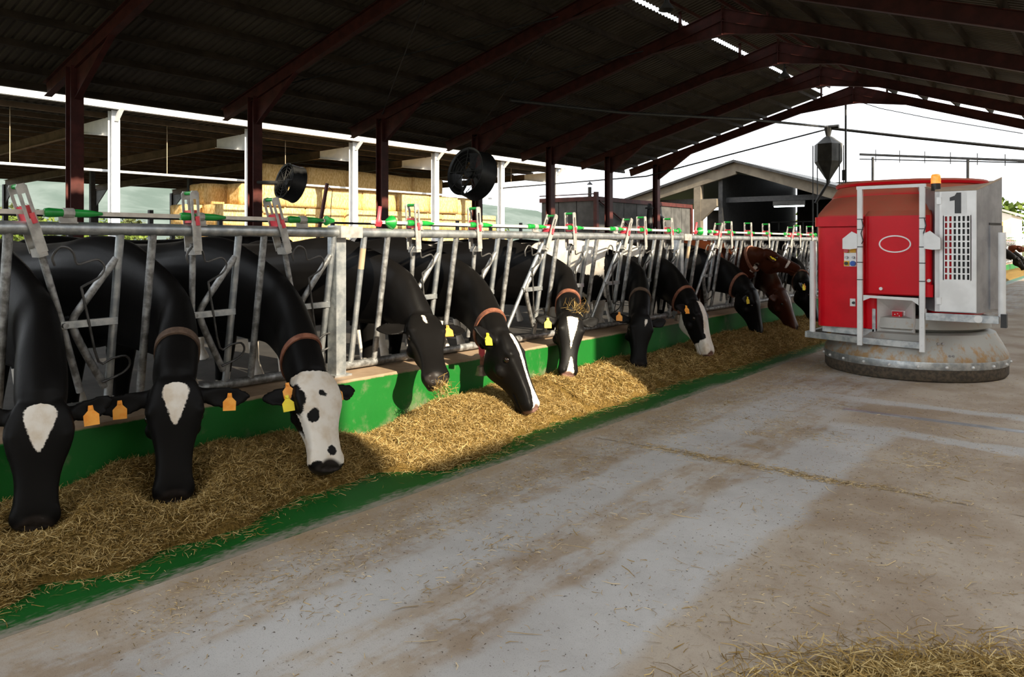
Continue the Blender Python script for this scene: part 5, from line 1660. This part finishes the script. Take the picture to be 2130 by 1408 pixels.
# skirt
R_(MB().lathe([(0.835, 0.165), (0.850, 0.19), (0.845, 0.22), (0.80, 0.31), (0.755, 0.39), (0.735, 0.43), (0.70, 0.445), (0.55, 0.45)], (RC.x, RC.y, 0), 72), 'skirt', 'skirt_metal', None, True)
sb = R_(MB().lathe([(0.845, 0.115), (0.852, 0.12), (0.856, 0.175), (0.850, 0.19), (0.835, 0.19), (0.835, 0.12)], (RC.x, RC.y, 0), 72), 'skirt_band', 'galv', None, True)
R_(MB().lathe([(0.80, 0.004), (0.830, 0.008), (0.845, 0.03), (0.846, 0.12), (0.80, 0.12), (0.80, 0.004)], (RC.x, RC.y, 0), 72), 'rubber_rim', 'rubber', None, True)
for k in range(22):
    a_ = k * 2 * PI / 22 + 0.1
    dv = Vector((math.cos(a_), math.sin(a_), 0))
    R_(MB().tube([RC + dv * 0.852 + Vector((0, 0, 0.147)), RC + dv * 0.866 + Vector((0, 0, 0.147)), RC + dv * 0.872 + Vector((0, 0, 0.147))], [0.014, 0.013, 0.006], 8), 'skirt_bolt', 'stainless', sb, True)
for a_, z_, r_ in ((-1.05, 0.36, 0.79), (-1.10, 0.36, 0.79), (-1.00, 0.25, 0.835), (-0.96, 0.25, 0.835)):
    dv = Vector((math.cos(a_), math.sin(a_), 0))
    R_(MB().tube([RC + dv * (r_ - 0.02) + Vector((0, 0, z_)), RC + dv * r_ + Vector((0, 0, z_))], 0.012, 8), 'skirt_bolt', 'stainless_dark', sb)
# bumper frame
def bar(p0, p1, w_, h_, name, mat, parent=None):
    return R_(MB().beam(p0, p1, w_, h_), name, mat, parent)
for xx in (-2.02, -1.474):
    pst = R_(MB().bb(xx - 0.022, xx + 0.022, 7.985, 8.03, 0.31 if xx < -1.8 else 0.29, 1.86), 'guard_post', 'robot_white')
    for z_ in (0.35, 0.52, 0.65, 0.74):
        R_(MB().tube([(xx, 7.99, z_), (xx, 7.98, z_)], 0.007, 6), 'rivet', 'stainless', pst)
    for z_ in (0.95, 1.12, 1.27, 1.44, 1.54):
        R_(MB().bb(xx - 0.025, xx + 0.025, 7.981, 8.034, z_ - 0.004, z_ + 0.004), 'cable_tie', 'black_plastic', pst)
    R_(MB().tube([(xx + 0.02, 7.985, 1.54), (xx + 0.035, 7.98, 1.47), (xx + 0.015, 7.98, 1.40), (xx + 0.035, 7.98, 1.33), (xx + 0.02, 7.985, 1.30)], 0.005, 6), 'cable', 'black_plastic', pst)
bar((-2.05, 8.01, 1.845), (-1.445, 8.01, 1.845), 0.045, 0.03, 'guard_top_bar', 'robot_white')
R_(MB().prism([(-1.99, 0.745), (-1.99, 0.80), (-1.505, 0.79), (-1.505, 0.725), (-1.56, 0.765), (-1.93, 0.775)], (0, 0.03, 0), (0, 8.0, 0)), 'guard_mid_bar', 'robot_white')
bar((-2.56, 8.14, 0.365), (-2.02, 8.04, 0.355), 0.05, 0.06, 'bumper_arm', 'galv')
bar((-2.02, 8.04, 0.355), (-1.48, 8.04, 0.345), 0.05, 0.06, 'bumper_arm', 'galv')
bar((-2.42, 8.18, 0.44), (-1.93, 8.18, 0.42), 0.05, 0.07, 'sub_frame', 'galv')
bar((-2.56, 8.12, 0.365), (-2.56, 9.5, 0.365), 0.05, 0.06, 'bumper_arm', 'galv')
bar((-1.93, 8.18, 0.66), (-1.93, 8.18, 0.36), 0.05, 0.03, 'sub_frame', 'galv')
ba = bar((-1.445, 8.01, 0.625), (-0.865, 8.01, 0.625), 0.05, 0.066, 'bumper_arm', 'galv')
R_(MB().tube([(-1.02, 7.986, 0.625), (-1.02, 7.975, 0.625)], 0.033, 14), 'rubber_plug', 'stainless', ba, True)
R_(MB().bb(-0.85, -0.805, 7.97, 8.06, 0.56, 0.68), 'bumper_end', 'black_plastic')
for xx, yy, z0_, z1_ in ((-2.52, 8.16, 0.39, 1.33), (-0.845, 8.03, 0.65, 1.40)):
    R_(MB().tube([(xx, yy, z0_), (xx, yy, z1_)], 0.030, 12), 'bumper_post', 'robot_white', None, True)
# sensor brackets
for sgn, xx in ((-1, -2.04), (1, -1.455)):
    R_(MB().prism([(0, -0.065), (0, 0.075), (sgn * 0.05, 0.10), (sgn * 0.135, 0.03), (sgn * 0.135, -0.07), (sgn * 0.07, -0.075)], (0, -0.012, 0), (xx, 7.985, 1.32)), 'sensor_bracket', 'robot_white')
# beacon
be = R_(MB().tube([(-1.388, 8.16, 1.80), (-1.388, 8.16, 1.868)], 0.040, 16), 'beacon_base', 'black_plastic', None, True)
R_(MB().lathe([(0.044, 1.868), (0.042, 1.885), (0.044, 1.90), (0.041, 1.915), (0.042, 1.93), (0.038, 1.945), (0.030, 1.955), (0.0, 1.957)], (-1.388, 8.16, 0), 18), 'beacon_lens', 'beacon_amber', be, True)
